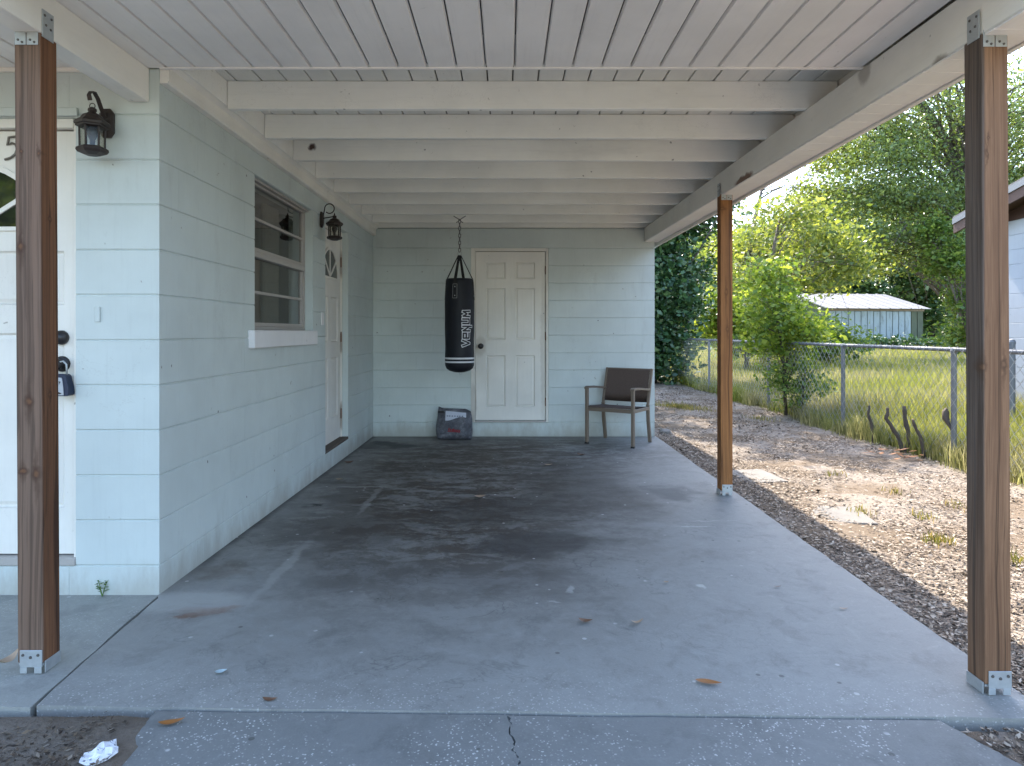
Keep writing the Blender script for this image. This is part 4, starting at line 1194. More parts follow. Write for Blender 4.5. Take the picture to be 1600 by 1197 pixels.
leaf_obj(-1.712, 2.335, slab_z(-1.7, 2.33) + .03, .085, .045, 1.3, .03, L_tan, 'tan leaf leaning against the foot of the knotty post', .02)

# crumpled white paper
x, y = gpt(157, 1180, .04)
pb = MB(); r_ = random.Random(8)
vs = []; n = 14
for j in range(7):
    th = PI * j / 6
    for k in range(n):
        a = 2*PI*k/n
        rr = 1 + r_.uniform(-.22, .22)
        vs.append((x + .042 * rr * math.sin(th) * math.cos(a) - .012 * math.cos(th), y + .050 * rr * math.sin(th) * math.sin(a), .030 + .030 * (1 - math.cos(th)) * .5 * rr))
fs = [(j*n+k, j*n+(k+1) % n, (j+1)*n+(k+1) % n, (j+1)*n+k) for j in range(6) for k in range(n)]
gp = G('crumpled_paper'); ppp = gp.pos()
mk_ = gp.math('MULTIPLY', gp.step(gp.noise(gp.map(ppp, (70, 150, 70)), 1.0, 2), .56, .60), gp.step(gp.noise(ppp, 20, 1), .45, .55))
M_paper = gp.pbr(gp.mix(mk_, (.72, .72, .74), (.10, .10, .13)), .8, gp.bump(gp.noise(ppp, 60, 3), .5, .01))
tag(pb.add(vs, fs).build('crumpled_paper', M_paper), 'crumpled white paper lying on the dirt beside the driveway', 'paper')

# ------------------------------------------------------------------ weeds
M_weed = leafmat('weed_green', (.035, .075, .02), (.06, .12, .025), (.10, .16, .04), .35)
def weed(name, x, y, z, h, nl, ls, label, cat='weed', spread=.35):
    r2 = random.Random(int((x + 5) * 977 + y * 131))
    t_ = thing(name, (x, y, z), label, cat)
    st = MB(); lf = MB()
    for k in range(max(3, nl // 6)):
        a = r2.uniform(0, 2*PI); q = r2.uniform(.2, spread)
        tip = Vector((x + math.cos(a) * h * q, y + math.sin(a) * h * q, z + h * r2.uniform(.6, 1)))
        mid = Vector((x, y, z)).lerp(tip, .5) + Vector((0, 0, h * .1))
        st.tube([(x, y, z), mid, tip], [.0022, .0016, .0009], 5)
        for i in range(6):
            u = r2.uniform(.25, 1)
            c_ = Vector((x, y, z)).lerp(mid, u * 2) if u < .5 else mid.lerp(tip, u * 2 - 1)
            b_ = r2.uniform(0, 2*PI); d_ = Vector((math.cos(b_), math.sin(b_), r2.uniform(-.1, .6))).normalized()
            sd = d_.cross(Vector((0, 0, 1))).normalized()
            L = ls * r2.uniform(.6, 1.2)
            lf.add([c_, c_ + d_*L*.5 + sd*L*.28, c_ + d_*L, c_ + d_*L*.5 - sd*L*.28], [(0, 1, 2, 3)])
    st.build('stem', M_weed, t_); lf.build('leaves', M_weed, t_)
    return t_
weed('small_weed', -1.815, 3.058, .036, .075, 30, .022, 'tiny green weed sprouting at the foot of the front wall', spread=.5)
x, y = gpt(180, 1118, -.02); weed('small_weed', x, y, -.028, .05, 24, .02, 'bright green weed growing in the dirt beside the driveway corner', spread=.6)
x, y = gpt(150, 1162, -.03); weed('small_weed', x, y, -.03, .03, 18, .018, 'low yellowish weed in the dirt next to the white paper', spread=.8)
# ------------------------------------------------------------------ leaf and blade generators
def leaf_quads(cent, size, r, droop=0.0, aspect=0.55):
    n = len(cent)
    d = r.normal(size=(n, 3)); d[:, 2] = d[:, 2] * .6 - droop
    d /= np.linalg.norm(d, axis=1)[:, None]
    q = r.normal(size=(n, 3))
    s_ = np.cross(d, q); s_ /= np.linalg.norm(s_, axis=1)[:, None] + 1e-9
    L = size * np.clip(r.lognormal(-.12, .42, n), .35, 2.0)[:, None]
    a = cent - d * L * .5; b = cent + s_ * L * aspect * .5; c = cent + d * L * .5; e = cent - s_ * L * aspect * .5
    return np.stack([a, b, c, e], 1).reshape(-1, 3)

def quads_of(n): return np.arange(n * 4, dtype=np.int32).reshape(-1, 4)

def in_ellipsoid(n, c, rad, r, bias=0.55):
    d = r.normal(size=(n, 3)); d /= np.linalg.norm(d, axis=1)[:, None]
    rr = r.uniform(0, 1, n) ** bias
    return np.array(c) + d * rr[:, None] * np.array(rad)

M_bark = plain('tree_bark', (0.085, 0.066, 0.052), .9, 0, .5, 22, .6)
M_bark2 = plain('pale_bark', (0.13, 0.105, 0.085), .9, 0, .5, 22, .5)
LF_oak = leafmat('oak_leaves', (.04, .066, .024), (.086, .126, .042), (.145, .19, .068), .52, .28, .9)
LF_dark = leafmat('dark_leaves', (.012, .032, .012), (.022, .055, .02), (.045, .085, .028), .25, .35, .6)
LF_lime = leafmat('lime_leaves', (.045, .085, .014), (.11, .165, .028), (.21, .25, .055), .58, .38, .5)
LF_mid = leafmat('mid_green_leaves', (.035, .07, .015), (.08, .13, .028), (.15, .19, .05), .5, .36, .6)
LF_yel = leafmat('yellow_green_leaves', (.05, .078, .02), (.105, .138, .036), (.185, .21, .066), .55, .34, .6)
LF_far = leafmat('far_leaves', (.025, .05, .02), (.045, .085, .03), (.085, .125, .045), .42, .4, .5)

def tree(name, label, base, trunk, blobs, lpc, size, m, crad=.35, limbs=18, bark=M_bark, seed=1, group=None, cat='tree', thick=.2, droop=.0, limb_r=.35, flat=.7):
    r = np.random.default_rng(seed)
    t_ = thing(name, base, label, cat, group)
    cl = np.concatenate([in_ellipsoid(n, c, rad, r) for (c, rad, n) in blobs])
    zmin = base[2] + .05
    cl[:, 2] = np.maximum(cl[:, 2], zmin + .1)
    cent = np.repeat(cl, lpc, 0)
    cent = cent + r.normal(size=cent.shape) * np.array([crad, crad, crad * flat])
    cent[:, 2] = np.maximum(cent[:, 2], zmin)
    v = leaf_quads(cent, size, r, droop)
    np_mesh('crown', v, quads_of(len(cent)), m, t_)
    mb = MB()
    tp = [Vector(p) for p in trunk]
    mb.tube(tp, [thick * (1 - .65 * i / (len(tp) - 1)) for i in range(len(tp))], 9)
    for k in r.choice(len(cl), min(limbs, len(cl)), replace=False):
        e = Vector(cl[k])
        below = [p for p in tp[1:] if p.z < e.z + .3] or [tp[1]]
        s0 = below[min(len(below) - 1, int(r.integers(0, len(below))))]
        s1 = tp[max(0, tp.index(s0) - 1)]
        s0 = s0.lerp(s1, float(r.uniform(0, .6)))
        d = (e - s0)
        mid = s0 + d * .5 + Vector((float(r.normal()) * .06, float(r.normal()) * .06, .12)) * d.length
        q1 = s0.lerp(mid, .55) + Vector((0, 0, .03)) * d.length
        rr = thick * limb_r * float(r.uniform(.6, 1.2))
        mb.tube([s0, q1, mid, e], [rr, rr * .75, rr * .5, rr * .15], 6)
        for _ in range(4):                                   # twigs
            b_ = mid.lerp(e, float(r.uniform(0, .9))); tv = Vector(r.normal(size=3)) * crad * 1.6
            mb.tube([b_, b_ + tv * .5 + Vector((0, 0, .05)), b_ + tv], [rr * .3, rr * .2, rr * .06], 4)
    mb.build('trunk', bark, t_, smooth=True)
    return t_

def P3(px, py, D): return ((px - 793) / 1067 * D, D, H + (519 - py) / 1067 * D)
GZ0 = -.09

# dense dark tree standing at the fence line behind the house end
tree('evergreen_tree', 'dense dark green tree at the far end of the chain-link fence', (3.7, 17.5, GZ0), [(3.7, 17.5, GZ0), (3.72, 17.5, 1.5), (3.6, 17.6, 3.5), (3.6, 17.6, 5)],
     [((3.6, 17.5, .9), (1.25, 1.1, 1.0), 120), ((3.7, 17.5, 2.4), (1.35, 1.2, 1.2), 150), ((3.5, 17.6, 4.2), (1.5, 1.3, 1.6), 170), ((4.7, 17.4, 4.6), (1.1, .9, .9), 70), ((2.6, 17.8, 5.4), (1.5, 1.3, 1.4), 80), ((2.6, 18.2, 7.8), (2.0, 1.6, 1.1), 60), ((1.9, 16.2, 7.8), (1.6, 1.4, .9), 34), ((2.8, 14.2, 7.7), (1.5, 1.3, .8), 30), ((3.4, 15.8, 7.2), (.9, 1.3, .7), 26)],  # highest blobs: unseen canopy added to cast dappled shade on the yard
     90, .13, LF_dark, .24, 26, seed=2, thick=.14)
# lime sapling in the fence and the brush round its foot
tree('sapling', 'slender lime green sapling growing through the fence mesh', (4.32, 10.6, GZ0), [(4.32, 10.6, GZ0), (4.30, 10.62, .7), (4.22, 10.65, 1.5), (4.3, 10.7, 2.3)],
     [((4.2, 10.7, 1.55), (.62, .5, .45), 70), ((4.45, 10.75, 1.05), (.55, .5, .4), 55), ((4.1, 10.7, 2.1), (.45, .4, .35), 34), ((4.75, 10.8, 1.25), (.4, .4, .25), 26), ((3.95, 10.7, 1.1), (.3, .3, .3), 18)],
     26, .075, LF_lime, .11, 22, M_bark, 3, thick=.028, limb_r=.45)
tree('shrub', 'dark green shrub at the foot of the sapling', (4.5, 10.4, GZ0), [(4.5, 10.4, GZ0), (4.5, 10.4, .3), (4.55, 10.4, .7)],
     [((4.5, 10.45, .42), (.42, .35, .38), 60), ((4.15, 10.6, .5), (.2, .25, .4), 26)], 26, .05, LF_mid, .08, 12, M_bark, 4, thick=.02, cat='shrub')
# yellow-green broadleaf clump beyond the fence
tree('broadleaf_tree', 'bright yellow-green tree beyond the fence, in front of the shed', (8.6, 23, GZ0), [(8.6, 23, GZ0), (8.6, 23, 1.5), (8.8, 23, 3.2), (9.2, 23.1, 5.0)],
     [((9.0, 23, 3.2), (1.7, 1.2, .8), 44), ((10.6, 23, 4.3), (1.5, 1.2, .7), 36), ((8.1, 23, 2.3), (1.3, 1.2, .7), 36), ((10.9, 23.2, 3.1), (1.2, 1.0, .5), 22), ((9.6, 23, 5.3), (1.3, 1, .6), 26), ((11.6, 23, 3.6), (.9, .9, .5), 16), ((8.0, 23.1, 4.2), (.9, .9, .5), 14)],
     60, .14, LF_yel, .38, 40, M_bark2, 5, thick=.12, limb_r=.25, flat=.5)
tree('broadleaf_tree', 'tall pale green tree rising behind the yellow-green one, up to the beam', (10.4, 30, GZ0), [(10.4, 30, GZ0), (10.4, 30, 2.5), (10.6, 30, 5), (11.2, 30, 7.6)],
     [((10.6, 30, 4.6), (1.5, 1.4, 1.3), 50), ((11.6, 30, 5.2), (1.5, 1.5, .9), 50), ((13.6, 30, 7.2), (1.4, 1.4, .8), 40), ((12.6, 30, 4.6), (1.8, 1.4, 1.0), 54), ((14.4, 30.3, 5.6), (1.5, 1.3, .9), 50), ((9.6, 30, 3.4), (.9, 1, .8), 24), ((14.6, 30, 8.9), (1.7, 1.4, .9), 56), ((16.2, 30.4, 7.2), (1.6, 1.4, .9), 50), ((16.0, 30.4, 4.6), (1.4, 1.3, .9), 44)],
     70, .145, LF_yel, .42, 60, M_bark2, 15, thick=.18, limb_r=.22, flat=.55)
tree('broadleaf_shrub', 'lime green bush beyond the fence, right behind the slim orange-brown post', (7.0, 20, GZ0), [(7.0, 20, GZ0), (7.0, 20, .8), (7.1, 20, 1.8)],
     [((6.9, 20, 1.3), (1.0, .9, .9), 60), ((8.2, 20.3, 1.1), (.9, .8, .7), 46), ((7.6, 20, 2.0), (.8, .7, .6), 36), ((6.0, 20.2, 1.9), (.6, .6, .7), 30)], 60, .15, LF_lime, .22, 16, M_bark2, 6, thick=.07, cat='shrub')
tree('broadleaf_shrub', 'rounded mid green bush between the lime bush and the shed', (9.9, 21, GZ0), [(9.9, 21, GZ0), (9.9, 21, .5), (9.9, 21, 1.3)],
     [((9.9, 21, .9), (1.2, .9, .8), 60), ((8.9, 21, 1.4), (.8, .8, .7), 36)], 60, .13, LF_mid, .2, 12, M_bark2, 16, thick=.06, cat='shrub')
# the big oak whose crown fills the upper right
tree('oak_tree', 'large spreading oak with an airy crown behind the near yard-side post', (20.5, 28.5, GZ0), [(20.5, 28.5, GZ0), (20.4, 28.5, 2.5), (20.0, 28.4, 4.5), (19.0, 28.2, 7.2), (17.6, 28, 9.6), (16.4, 28, 11.5)],
     [((18.5, 28, 9.6), (3.4, 2.6, 1.6), 130), ((15.4, 27.5, 8.0), (2.4, 2.2, 1.3), 85), ((13.9, 27.4, 6.6), (1.4, 1.6, .9), 38), ((17.5, 27.2, 6.6), (2.6, 2.2, 1.2), 90), ((16.8, 27, 4.7), (2.0, 1.8, 1.0), 55), ((14.6, 27.2, 5.0), (1.7, 1.6, .9), 46), ((13.0, 27.3, 4.4), (1.0, 1.2, .6), 20), ((15.5, 27.2, 6.4), (1.6, 1.5, .8), 40),
      ((21.5, 27.5, 8.2), (2.8, 2.4, 1.6), 90), ((21.8, 28, 11.5), (3.6, 2.6, 1.8), 110), ((17.0, 28, 12.6), (3.2, 2.4, 1.5), 80), ((14.0, 28, 10.4), (1.8, 1.8, .9), 50), ((15.8, 28.4, 9.2), (1.8, 1.6, 1.0), 60), ((19.6, 27.3, 7.2), (1.8, 1.6, 1.0), 50), ((22.8, 27.6, 10.0), (2.0, 1.8, 1.2), 60), ((14.8, 28, 12.0), (2.0, 1.8, 1.0), 50), ((19.3, 27, 5.0), (1.6, 1.6, .9), 40)],
     76, .112, LF_oak, .48, 90, seed=7, thick=.42, droop=.25, limb_r=.22)
tree('oak_tree', 'second oak standing further back, behind the big oak at the upper right', (25.5, 38, GZ0), [(25.5, 38, GZ0), (25.4, 38, 3), (25.6, 38, 6), (25.2, 38, 10), (25.2, 38, 14)],
     [((23.5, 38, 8.0), (3.2, 2.4, 1.8), 100), ((26.0, 38, 12.0), (4.0, 2.6, 2.2), 130), ((21.5, 38, 11.8), (2.6, 2.2, 1.6), 76), ((29.0, 38, 9.0), (3.0, 2.4, 2.2), 90), ((24.0, 38, 15.2), (3.4, 2.4, 1.5), 80), ((20.5, 38.3, 6.4), (2.0, 2.0, 1.2), 56)],
     46, .17, LF_oak, .65, 50, seed=17, thick=.4, droop=.2, limb_r=.22)
# leaning young tree right of the shed
tree('young_tree', 'leaning young tree to the right of the shed', (17.6, 25.5, GZ0), [(17.6, 25.5, GZ0), (17.2, 25.5, 1.2), (16.7, 25.5, 2.6), (16.2, 25.5, 4.2)],
     [((16.5, 25.5, 3.9), (1.1, 1, .9), 50), ((17.4, 25.5, 2.6), (.9, 1, .8), 46), ((17.4, 25.6, 1.1), (1.1, 1, .8), 50), ((16.0, 25.6, 5.0), (.7, .7, .6), 22)], 60, .14, LF_mid, .24, 22, M_bark2, 8, thick=.09)
# trees closing the view
far = [(15.5, 52, 8.6, 3.2), (20.5, 58, 10.5, 4.2), (26.5, 62, 13.0, 4.8), (33, 66, 14.5, 5.2), (38.5, 62, 14.0, 5.0), (45, 64, 15, 5.0), (22.0, 74, 12.5, 5), (36, 78, 17, 6.5), (48, 80, 18, 6.5), (30, 70, 13, 5.5), (31, 57, 9.5, 4.2)]
farlab = ['low rounded tree far off behind the lime bush at the slim post', 'broad far tree left of the shed, behind the yellow-green tree', 'tall far tree rising straight behind the left end of the shed', 'tall full tree far behind the right half of the shed', 'bushy far tree behind the leaning young tree',
          'tall tree far off, mostly behind the near yard-side post', 'dim far tree furthest back on the left, beside the slim post', 'very tall far tree at the back above the middle of the shed', 'very tall far tree at the back beneath the oak crown', 'far tree low behind the ridge of the shed roof', 'far tree just past the right-hand end of the shed ridge']
for i, (x, y, h, w) in enumerate(far):
    r = random.Random(40 + i)
    bl = []
    for k in range(7):
        u = k / 6
        bl.append(((x + r.uniform(-.55, .55) * w, y + r.uniform(-.4, .4) * w, h * (.12 + .76 * u)), (w * r.uniform(.45, .7), w * .5, h * .14), 54))
    tree('background_tree', farlab[i], (x, y, GZ0), [(x, y, GZ0), (x + .1, y, h * .3), (x - .1, y, h * .6), (x, y, h * .88)], bl, 36, .38, LF_far if i % 3 else LF_mid, .6, 10, seed=60 + i, thick=.25, group='trees closing off the field')
# street trees behind the viewer, seen only as reflections in the door glass
tree('street_tree', 'green street tree reflected in the front door glass', (-10.5, -8.5, GZ0), [(-10.5, -8.5, GZ0), (-10.5, -8.5, 2), (-10.4, -8.5, 4)], [((-10.5, -8.5, 3.0), (3.0, 1.8, 2.2), 220), ((-10.2, -8.6, 5.2), (2.6, 1.6, 1.6), 150)], 40, .22, LF_mid, .4, 10, seed=31, thick=.2)

# ------------------------------------------------------------------ chain-link fence
FX = 4.40
fence = thing('chain_link_fence', (FX, 9, GZ0), 'galvanised chain-link fence running along the far side of the yard', 'fence')
M_fence = plain('weathered_galvanised', (0.19, 0.195, 0.20), .55, .35, .3, 50, .2)
RZt = H - .175
py_ = [4.1, 6.73, 8.95, 11.5, 14.9, 18.0]
for i, y in enumerate(py_):
    zb = float(ground_h(FX, y)) - .1
    MB().lathe([(.026, zb), (.026, RZt - .035), (.031, RZt - .034), (.031, RZt - .005), (.018, RZt + .022), (.004, RZt + .028)], (FX, y, 0), 12).build('post', M_fence, fence, smooth=False)
mb = MB().tube([(FX, 2.0, RZt + .002), (FX, 18.2, RZt + .002)], .021, 12)
for y in np.arange(3.2, 18, 3.05): mb.tube([(FX, y, RZt + .002), (FX, y + .12, RZt + .002)], .024, 12)
mb.build('top_rail', M_fence, fence, smooth=True)
# woven wires, each a zigzag strand linked with its neighbour
s_ = .062
vs = []; fs = []
hs = int((RZt - (GZ0 + .02)) / s_) + 1
W0 = np.arange(2.2, 18.2, s_)
for k, y in enumerate(W0):
    base = len(vs)
    for j in range(hs + 1):
        yy = y + (s_ * .5 if (j + k) % 2 else -s_ * .5) * 1.04
        zz = RZt - j * s_ + .040
        xx = FX - .026 + (.003 if (j % 2) else -.003)
        for q in range(3):
            a = 2 * PI * q / 3
            vs.append((xx + .0030 * math.cos(a), yy + .0030 * math.sin(a), zz))
    for j in range(hs):
        for q in range(3):
            q2 = (q + 1) % 3
            fs.append((base + 3*j + q, base + 3*j + q2, base + 3*j + 3 + q2, base + 3*j + 3 + q))
ml = np_mesh('wire_mesh', vs, np.array(fs), plain('fence_wire', (0.30, 0.31, 0.31), .5, .4, .2, 40), fence)
ml['kind'] = 'stuff'
mb = MB()
for y in np.arange(2.6, 18, .6): mb.tube([(FX - .03, y, RZt - .03), (FX - .026, y + .006, RZt + .026), (FX + .024, y + .01, RZt + .02), (FX + .02, y, RZt - .02)], .002, 4)
mb.build('tie_wire', M_fence, fence)
# separate terminal post by the neighbour's wall
tp_ = thing('terminal_post', (6.28, 8.5, GZ0), 'thick grey fence post with a domed cap by the neighbour wall', 'fence post')
MB().lathe([(.038, 0), (.038, 1.16)], (6.28, 8.5, GZ0), 14).build('tube', M_fence, tp_)
MB().lathe([(.043, 1.161), (.043, 1.19), (.032, 1.215), (.006, 1.225)], (6.28, 8.5, GZ0), 14).build('cap', M_fence, tp_)
MB().lathe([(.042, .95), (.042, .98)], (6.28, 8.5, GZ0), 14).build('clamp', M_fence, tp_)

# cut stems left in the fence
M_stump = plain('cut_stem_bark', (0.09, 0.07, 0.056), .9, 0, .5, 40, .7)
rb = random.Random(14)
def stump(pts, r0, label):
    p0 = Vector(pts[0])
    t_ = thing('cut_stem', p0, label, 'stump', 'cut stems along the fence')
    pts = [pts[0]] + [tuple((Vector(a).lerp(Vector(b), u)) + Vector((rb.uniform(-.006, .006), rb.uniform(-.008, .008), 0))) for a, b in zip(pts, pts[1:]) for u in (.33, .66, 1.0)]
    n = len(pts)
    MB().tube(pts, [rb.uniform(.75, 1.3) * r0 * .56 * (1.25 - .35 * i / (n - 1)) for i in range(n)], 9).build('stem', M_stump, t_, smooth=True)
    e = Vector(pts[-1]); d = (e - Vector(pts[-2])).normalized()
    MB().tube([e + d * .0005, e + d * .006], [r0 * .50, r0 * .46], 9).build('cut_face', plain('cut_wood', (.16, .11, .07), .8), t_)
    return t_
stump([(4.30, 8.02, -.1), (4.28, 8.02, .12), (4.24, 8.02, .26), (4.25, 8.02, .35)], .030, 'single dark cut stem, leftmost in the row by the fence')
stump([(4.29, 7.42, -.1), (4.26, 7.43, .06), (4.19, 7.44, .18), (4.13, 7.44, .28), (4.14, 7.44, .39)], .034, 'crooked cut stem with a bend, second from the left along the fence')
stump([(4.33, 7.42, -.1), (4.36, 7.42, .10), (4.33, 7.43, .25), (4.32, 7.43, .41)], .036, 'upright thick cut stem beside the crooked one')
stump([(4.32, 7.08, -.1), (4.30, 7.08, .10), (4.24, 7.08, .22), (4.20, 7.08, .31)], .026, 'short leaning cut stem nearest the middle fence post')
rb = random.Random(4)
bl = MB().tube([(4.395, 6.735, .24), (4.375, 6.765, .30), (4.36, 6.79, .37), (4.36, 6.80, .43), (4.37, 6.79, .46)], [.010, .020, .032, .030, .012], 9)
bl.v = [(a + rb.uniform(-.006, .006), b + rb.uniform(-.008, .008), c + rb.uniform(-.008, .008)) for a, b, c in bl.v]
tag(bl.build('wood_burl', M_stump, smooth=True), 'brown knob of wood grown into the mesh at a fence post', 'burl')

# paving slabs half buried in the yard
M_pave = concrete('paver_concrete', (0.17, 0.155, 0.135), 0.1, False)
def paver(x0, x1, y0, y1, rot, lab):
    c = ((x0+x1)/2, (y0+y1)/2, float(ground_h((x0+x1)/2, (y0+y1)/2)) + .003)
    mb = MB().box((x0-x1)/2, (x1-x0)/2, (y0-y1)/2, (y1-y0)/2, -.04, .01)
    o_ = mb.xf(Matrix.Translation(c) @ Matrix.Rotation(rot, 4, 'Z') @ Matrix.Rotation(.03, 4, 'X')).build('paver', M_pave, None, .006, 2)
    tag(o_, lab, 'paver', 'pavers sunk in the yard')
paver(2.02, 2.52, 4.62, 5.02, -.1, 'flat concrete paver in the sunny yard, near the slim post')
paver(1.98, 2.35, 5.75, 6.2, .15, 'grey concrete paver further back, just right of the slim post')
rk = MB().lathe([(.02, -.02), (.09, -.01), (.085, .03), (.05, .05), (.01, .055)], (0, 0, 0), 9)
rk.v = [(a * rb.uniform(.75, 1.2), b * rb.uniform(.75, 1.2), c) for a, b, c in rk.v]
tag(rk.xf(Matrix.Translation((1.98, 8.6, -.05))).build('stone', M_pave), 'pale lump of concrete on the mulch just past the house corner', 'stone')

# ------------------------------------------------------------------ mulch, grass
def chips(name, n, xr, yr, size, m, seed, dens=None, lift=.006, label=None):
    r = np.random.default_rng(seed)
    X = r.uniform(*xr, n * 3); Y = yr[0] * (yr[1] / yr[0]) ** r.uniform(0, 1, n * 3)
    keep = np.ones(len(X), bool)
    if dens is not None: keep = r.uniform(0, 1, len(X)) < dens(X, Y)
    X, Y = X[keep][:n], Y[keep][:n]; k = len(X)
    Z = ground_h(X, Y) + lift * r.uniform(.2, 1.6, k)
    L = size * r.uniform(.35, 1.5, k) * (1 + .05 * Y); Wd = L * r.uniform(.15, .5, k)
    a = r.uniform(0, 2*PI, k); tx, ty = np.cos(a), np.sin(a)
    ti = r.normal(0, .18, k); tj = r.normal(0, .28, k)
    d = np.stack([tx, ty, ti], -1); s = np.stack([-ty, tx, tj], -1)
    c = np.stack([X, Y, Z], -1)
    v = np.stack([c - d*L[:, None]*.5, c + s*Wd[:, None]*.5, c + d*L[:, None]*.5, c - s*Wd[:, None]*.5], 1).reshape(-1, 3)
    o_ = np_mesh(name, v, quads_of(k), m)
    return tag(o_, label, kind='stuff')
def chipmat(name, stops, rough=.8):
    g = G(name)
    return g.pbr(g.ramp(g.island(), stops), rough, spec=.3)
M_darkchips = chipmat('dark_litter', [(0, (.03, .022, .016)), (.5, (.085, .06, .042)), (.85, (.16, .115, .075)), (1, (.30, .25, .20))])
M_chips = chipmat('mulch_chips', [(0, (.03, .021, .015)), (.3, (.11, .078, .054)), (.6, (.25, .19, .135)), (1, (.46, .39, .31))])
dn = lambda X, Y: np.clip(.28 + 1.2 * (vnoise(X, Y, .55, 21) - .36) + .5 * (vnoise(X, Y, .17, 25) - .5) + .35 * (X < 2.15), .08, 1)
chips('mulch', 100000, (1.76, 4.5), (2.0, 16), .022, M_chips, 5, dn, .010, 'loose wood mulch and leaf litter over the sandy yard')
chips('mulch', 5000, (1.15, 3.2), (1.6, 2.3), .022, M_chips, 6, lambda X, Y: np.clip(1.8 * (vnoise(X, Y, .22, 22) - .45), 0, 1) * ((Y < 2.12) | (X > 1.74)) * (X > 1.38 + (2.14 - Y) * .42), .006, 'wood mulch on the dirt at the foot of the near yard-side post')
chips('mulch', 4200, (-2.6, -1.02), (1.6, 2.13), .016, M_darkchips, 7, lambda X, Y: np.clip(1.8 * (vnoise(X, Y, .25, 23) - .38), 0, 1) * (X < -1.12 + (2.14 - Y) * .09), .008, 'dead leaves and twigs on the dark dirt by the driveway')

def blades(name, n, pts_fn, h0, w0, m, seed, label):
    r = np.random.default_rng(seed)
    X, Y, hs_ = pts_fn(r, n)
    k = len(X)
    Z = ground_h(X, Y) - .01
    h = h0 * hs_ * r.uniform(.5, 1.25, k); w = w0 * r.uniform(.6, 1.4, k) * (1 + np.maximum(Y - 8, 0) * .05)
    a = r.uniform(0, 2*PI, k); b = r.uniform(0, 2*PI, k); lean = r.uniform(.05, .55, k) * h
    sx, sy = np.cos(a) * w * .5, np.sin(a) * w * .5
    lx_, ly_ = np.cos(b) * lean, np.sin(b) * lean
    z0 = np.zeros(k)
    p = np.stack([X, Y, Z], -1); s = np.stack([sx, sy, z0], -1)
    mid = p + np.stack([lx_ * .3, ly_ * .3, h * .6], -1); tip = p + np.stack([lx_, ly_, h], -1)
    v = np.stack([p - s, p + s, mid - s * .8, mid + s * .8, tip], 1).reshape(-1, 3)
    i = np.arange(k)[:, None] * 5
    q = np.concatenate([i, i + 1, i + 3, i + 2], 1); t3 = np.concatenate([i + 2, i + 3, i + 4], 1)
    return tag(np_mesh(name, v, q, m, None, t3), label, kind='stuff')
def grassmat():
    g = G('tall_grass'); p = g.pos()
    r = g.island()
    patchy = g.noise(p, .45, 4, .6)
    green = g.ramp(r, [(0, (.11, .15, .03)), (.5, (.25, .28, .05)), (1, (.42, .40, .10))])
    dry = g.ramp(r, [(0, (.19, .17, .085)), (.5, (.36, .31, .17)), (1, (.50, .43, .27))])
    x, y, z = g.sep(p)
    f = g.math('ADD', g.step(patchy, .42, .62), g.math('MULTIPLY', g.step(y, 13, 7), .25), True)
    col = g.mix(g.math('MULTIPLY', f, .75), green, dry)
    d = g.n('ShaderNodeBsdfDiffuse'); g.put(d.inputs['Color'], col)
    t_ = g.n('ShaderNodeBsdfTranslucent'); g.put(t_.inputs['Color'], col)
    mx = g.n('ShaderNodeMixShader'); mx.inputs[0].default_value = .55
    g.t.links.new(d.outputs[0], mx.inputs[1]); g.t.links.new(t_.outputs[0], mx.inputs[2]); g.t.links.new(mx.outputs[0], g.out.inputs['Surface'])
    return g.m
M_grass = grassmat()
def field(r, n):
    m_ = int(n * 1.7)
    Y = 4.0 * (60 / 4.0) ** r.uniform(0, 1, m_)
    X = 4.46 + (np.maximum(.80 * Y + 1.0, 5.5) - 4.46) * r.uniform(0, 1, m_)
    cl = vnoise(X, Y, .5, 31)
    keep = (r.uniform(0, 1, m_) < .35 + cl)
    X, Y = X[keep][:n], Y[keep][:n]
    return X, Y, (.55 + .9 * vnoise(X, Y, 1.4, 32)) * np.clip((X - 4.2) / 1.1, .35, 1)
blades('tall_grass', 200000, field, .40, .0085, M_grass, 9, 'tall yellow-green grass filling the field beyond the fence')
def verge(r, n):
    Y = 5.0 * (17.5 / 5.0) ** r.uniform(0, 1, n)
    X = 4.47 + r.normal(0, .07, n) - .15 * (vnoise(Y * 0, Y, .8, 33) > .6) * r.uniform(0, 1, n)
    return X, Y, .5 + .9 * vnoise(X * 0, Y, .6, 34)
blades('fence_grass', 9000, verge, .24, .008, M_grass, 10, 'dry grass and weeds along the foot of the chain-link fence')
def tufts(r, n):
    cs = []
    for (px, py, k, rad) in ((1465, 848, 260, .10), (1345, 802, 160, .08), (1050, 634, 500, .35), (1085, 640, 300, .3), (1062, 637, 500, .18), (1580, 880, 150, .1), (1440, 805, 120, .08), (1400, 770, 80, .1), (1500, 790, 90, .1), (1560, 860, 90, .08), (1300, 745, 80, .1), (1190, 655, 200, .2)):
        x, y = gpt(px, py, -.07)
        k = int(k * (.45 if py > 700 else .8))
        cs.append(np.stack([r.normal(x, rad * .5, k), r.normal(y, rad * .6, k)], -1))
    c = np.concatenate(cs)
    c = c[c[:, 0] > 1.8]
    return c[:, 0], c[:, 1], np.ones(len(c)) * .8
M_tuft = leafmat('tuft_green', (.05, .065, .018), (.12, .115, .035), (.22, .17, .08), .4, .6, .3)
blades('yard_tufts', 1, tufts, .085, .006, M_tuft, 12, 'sparse tufts of grass in the mulch of the yard')
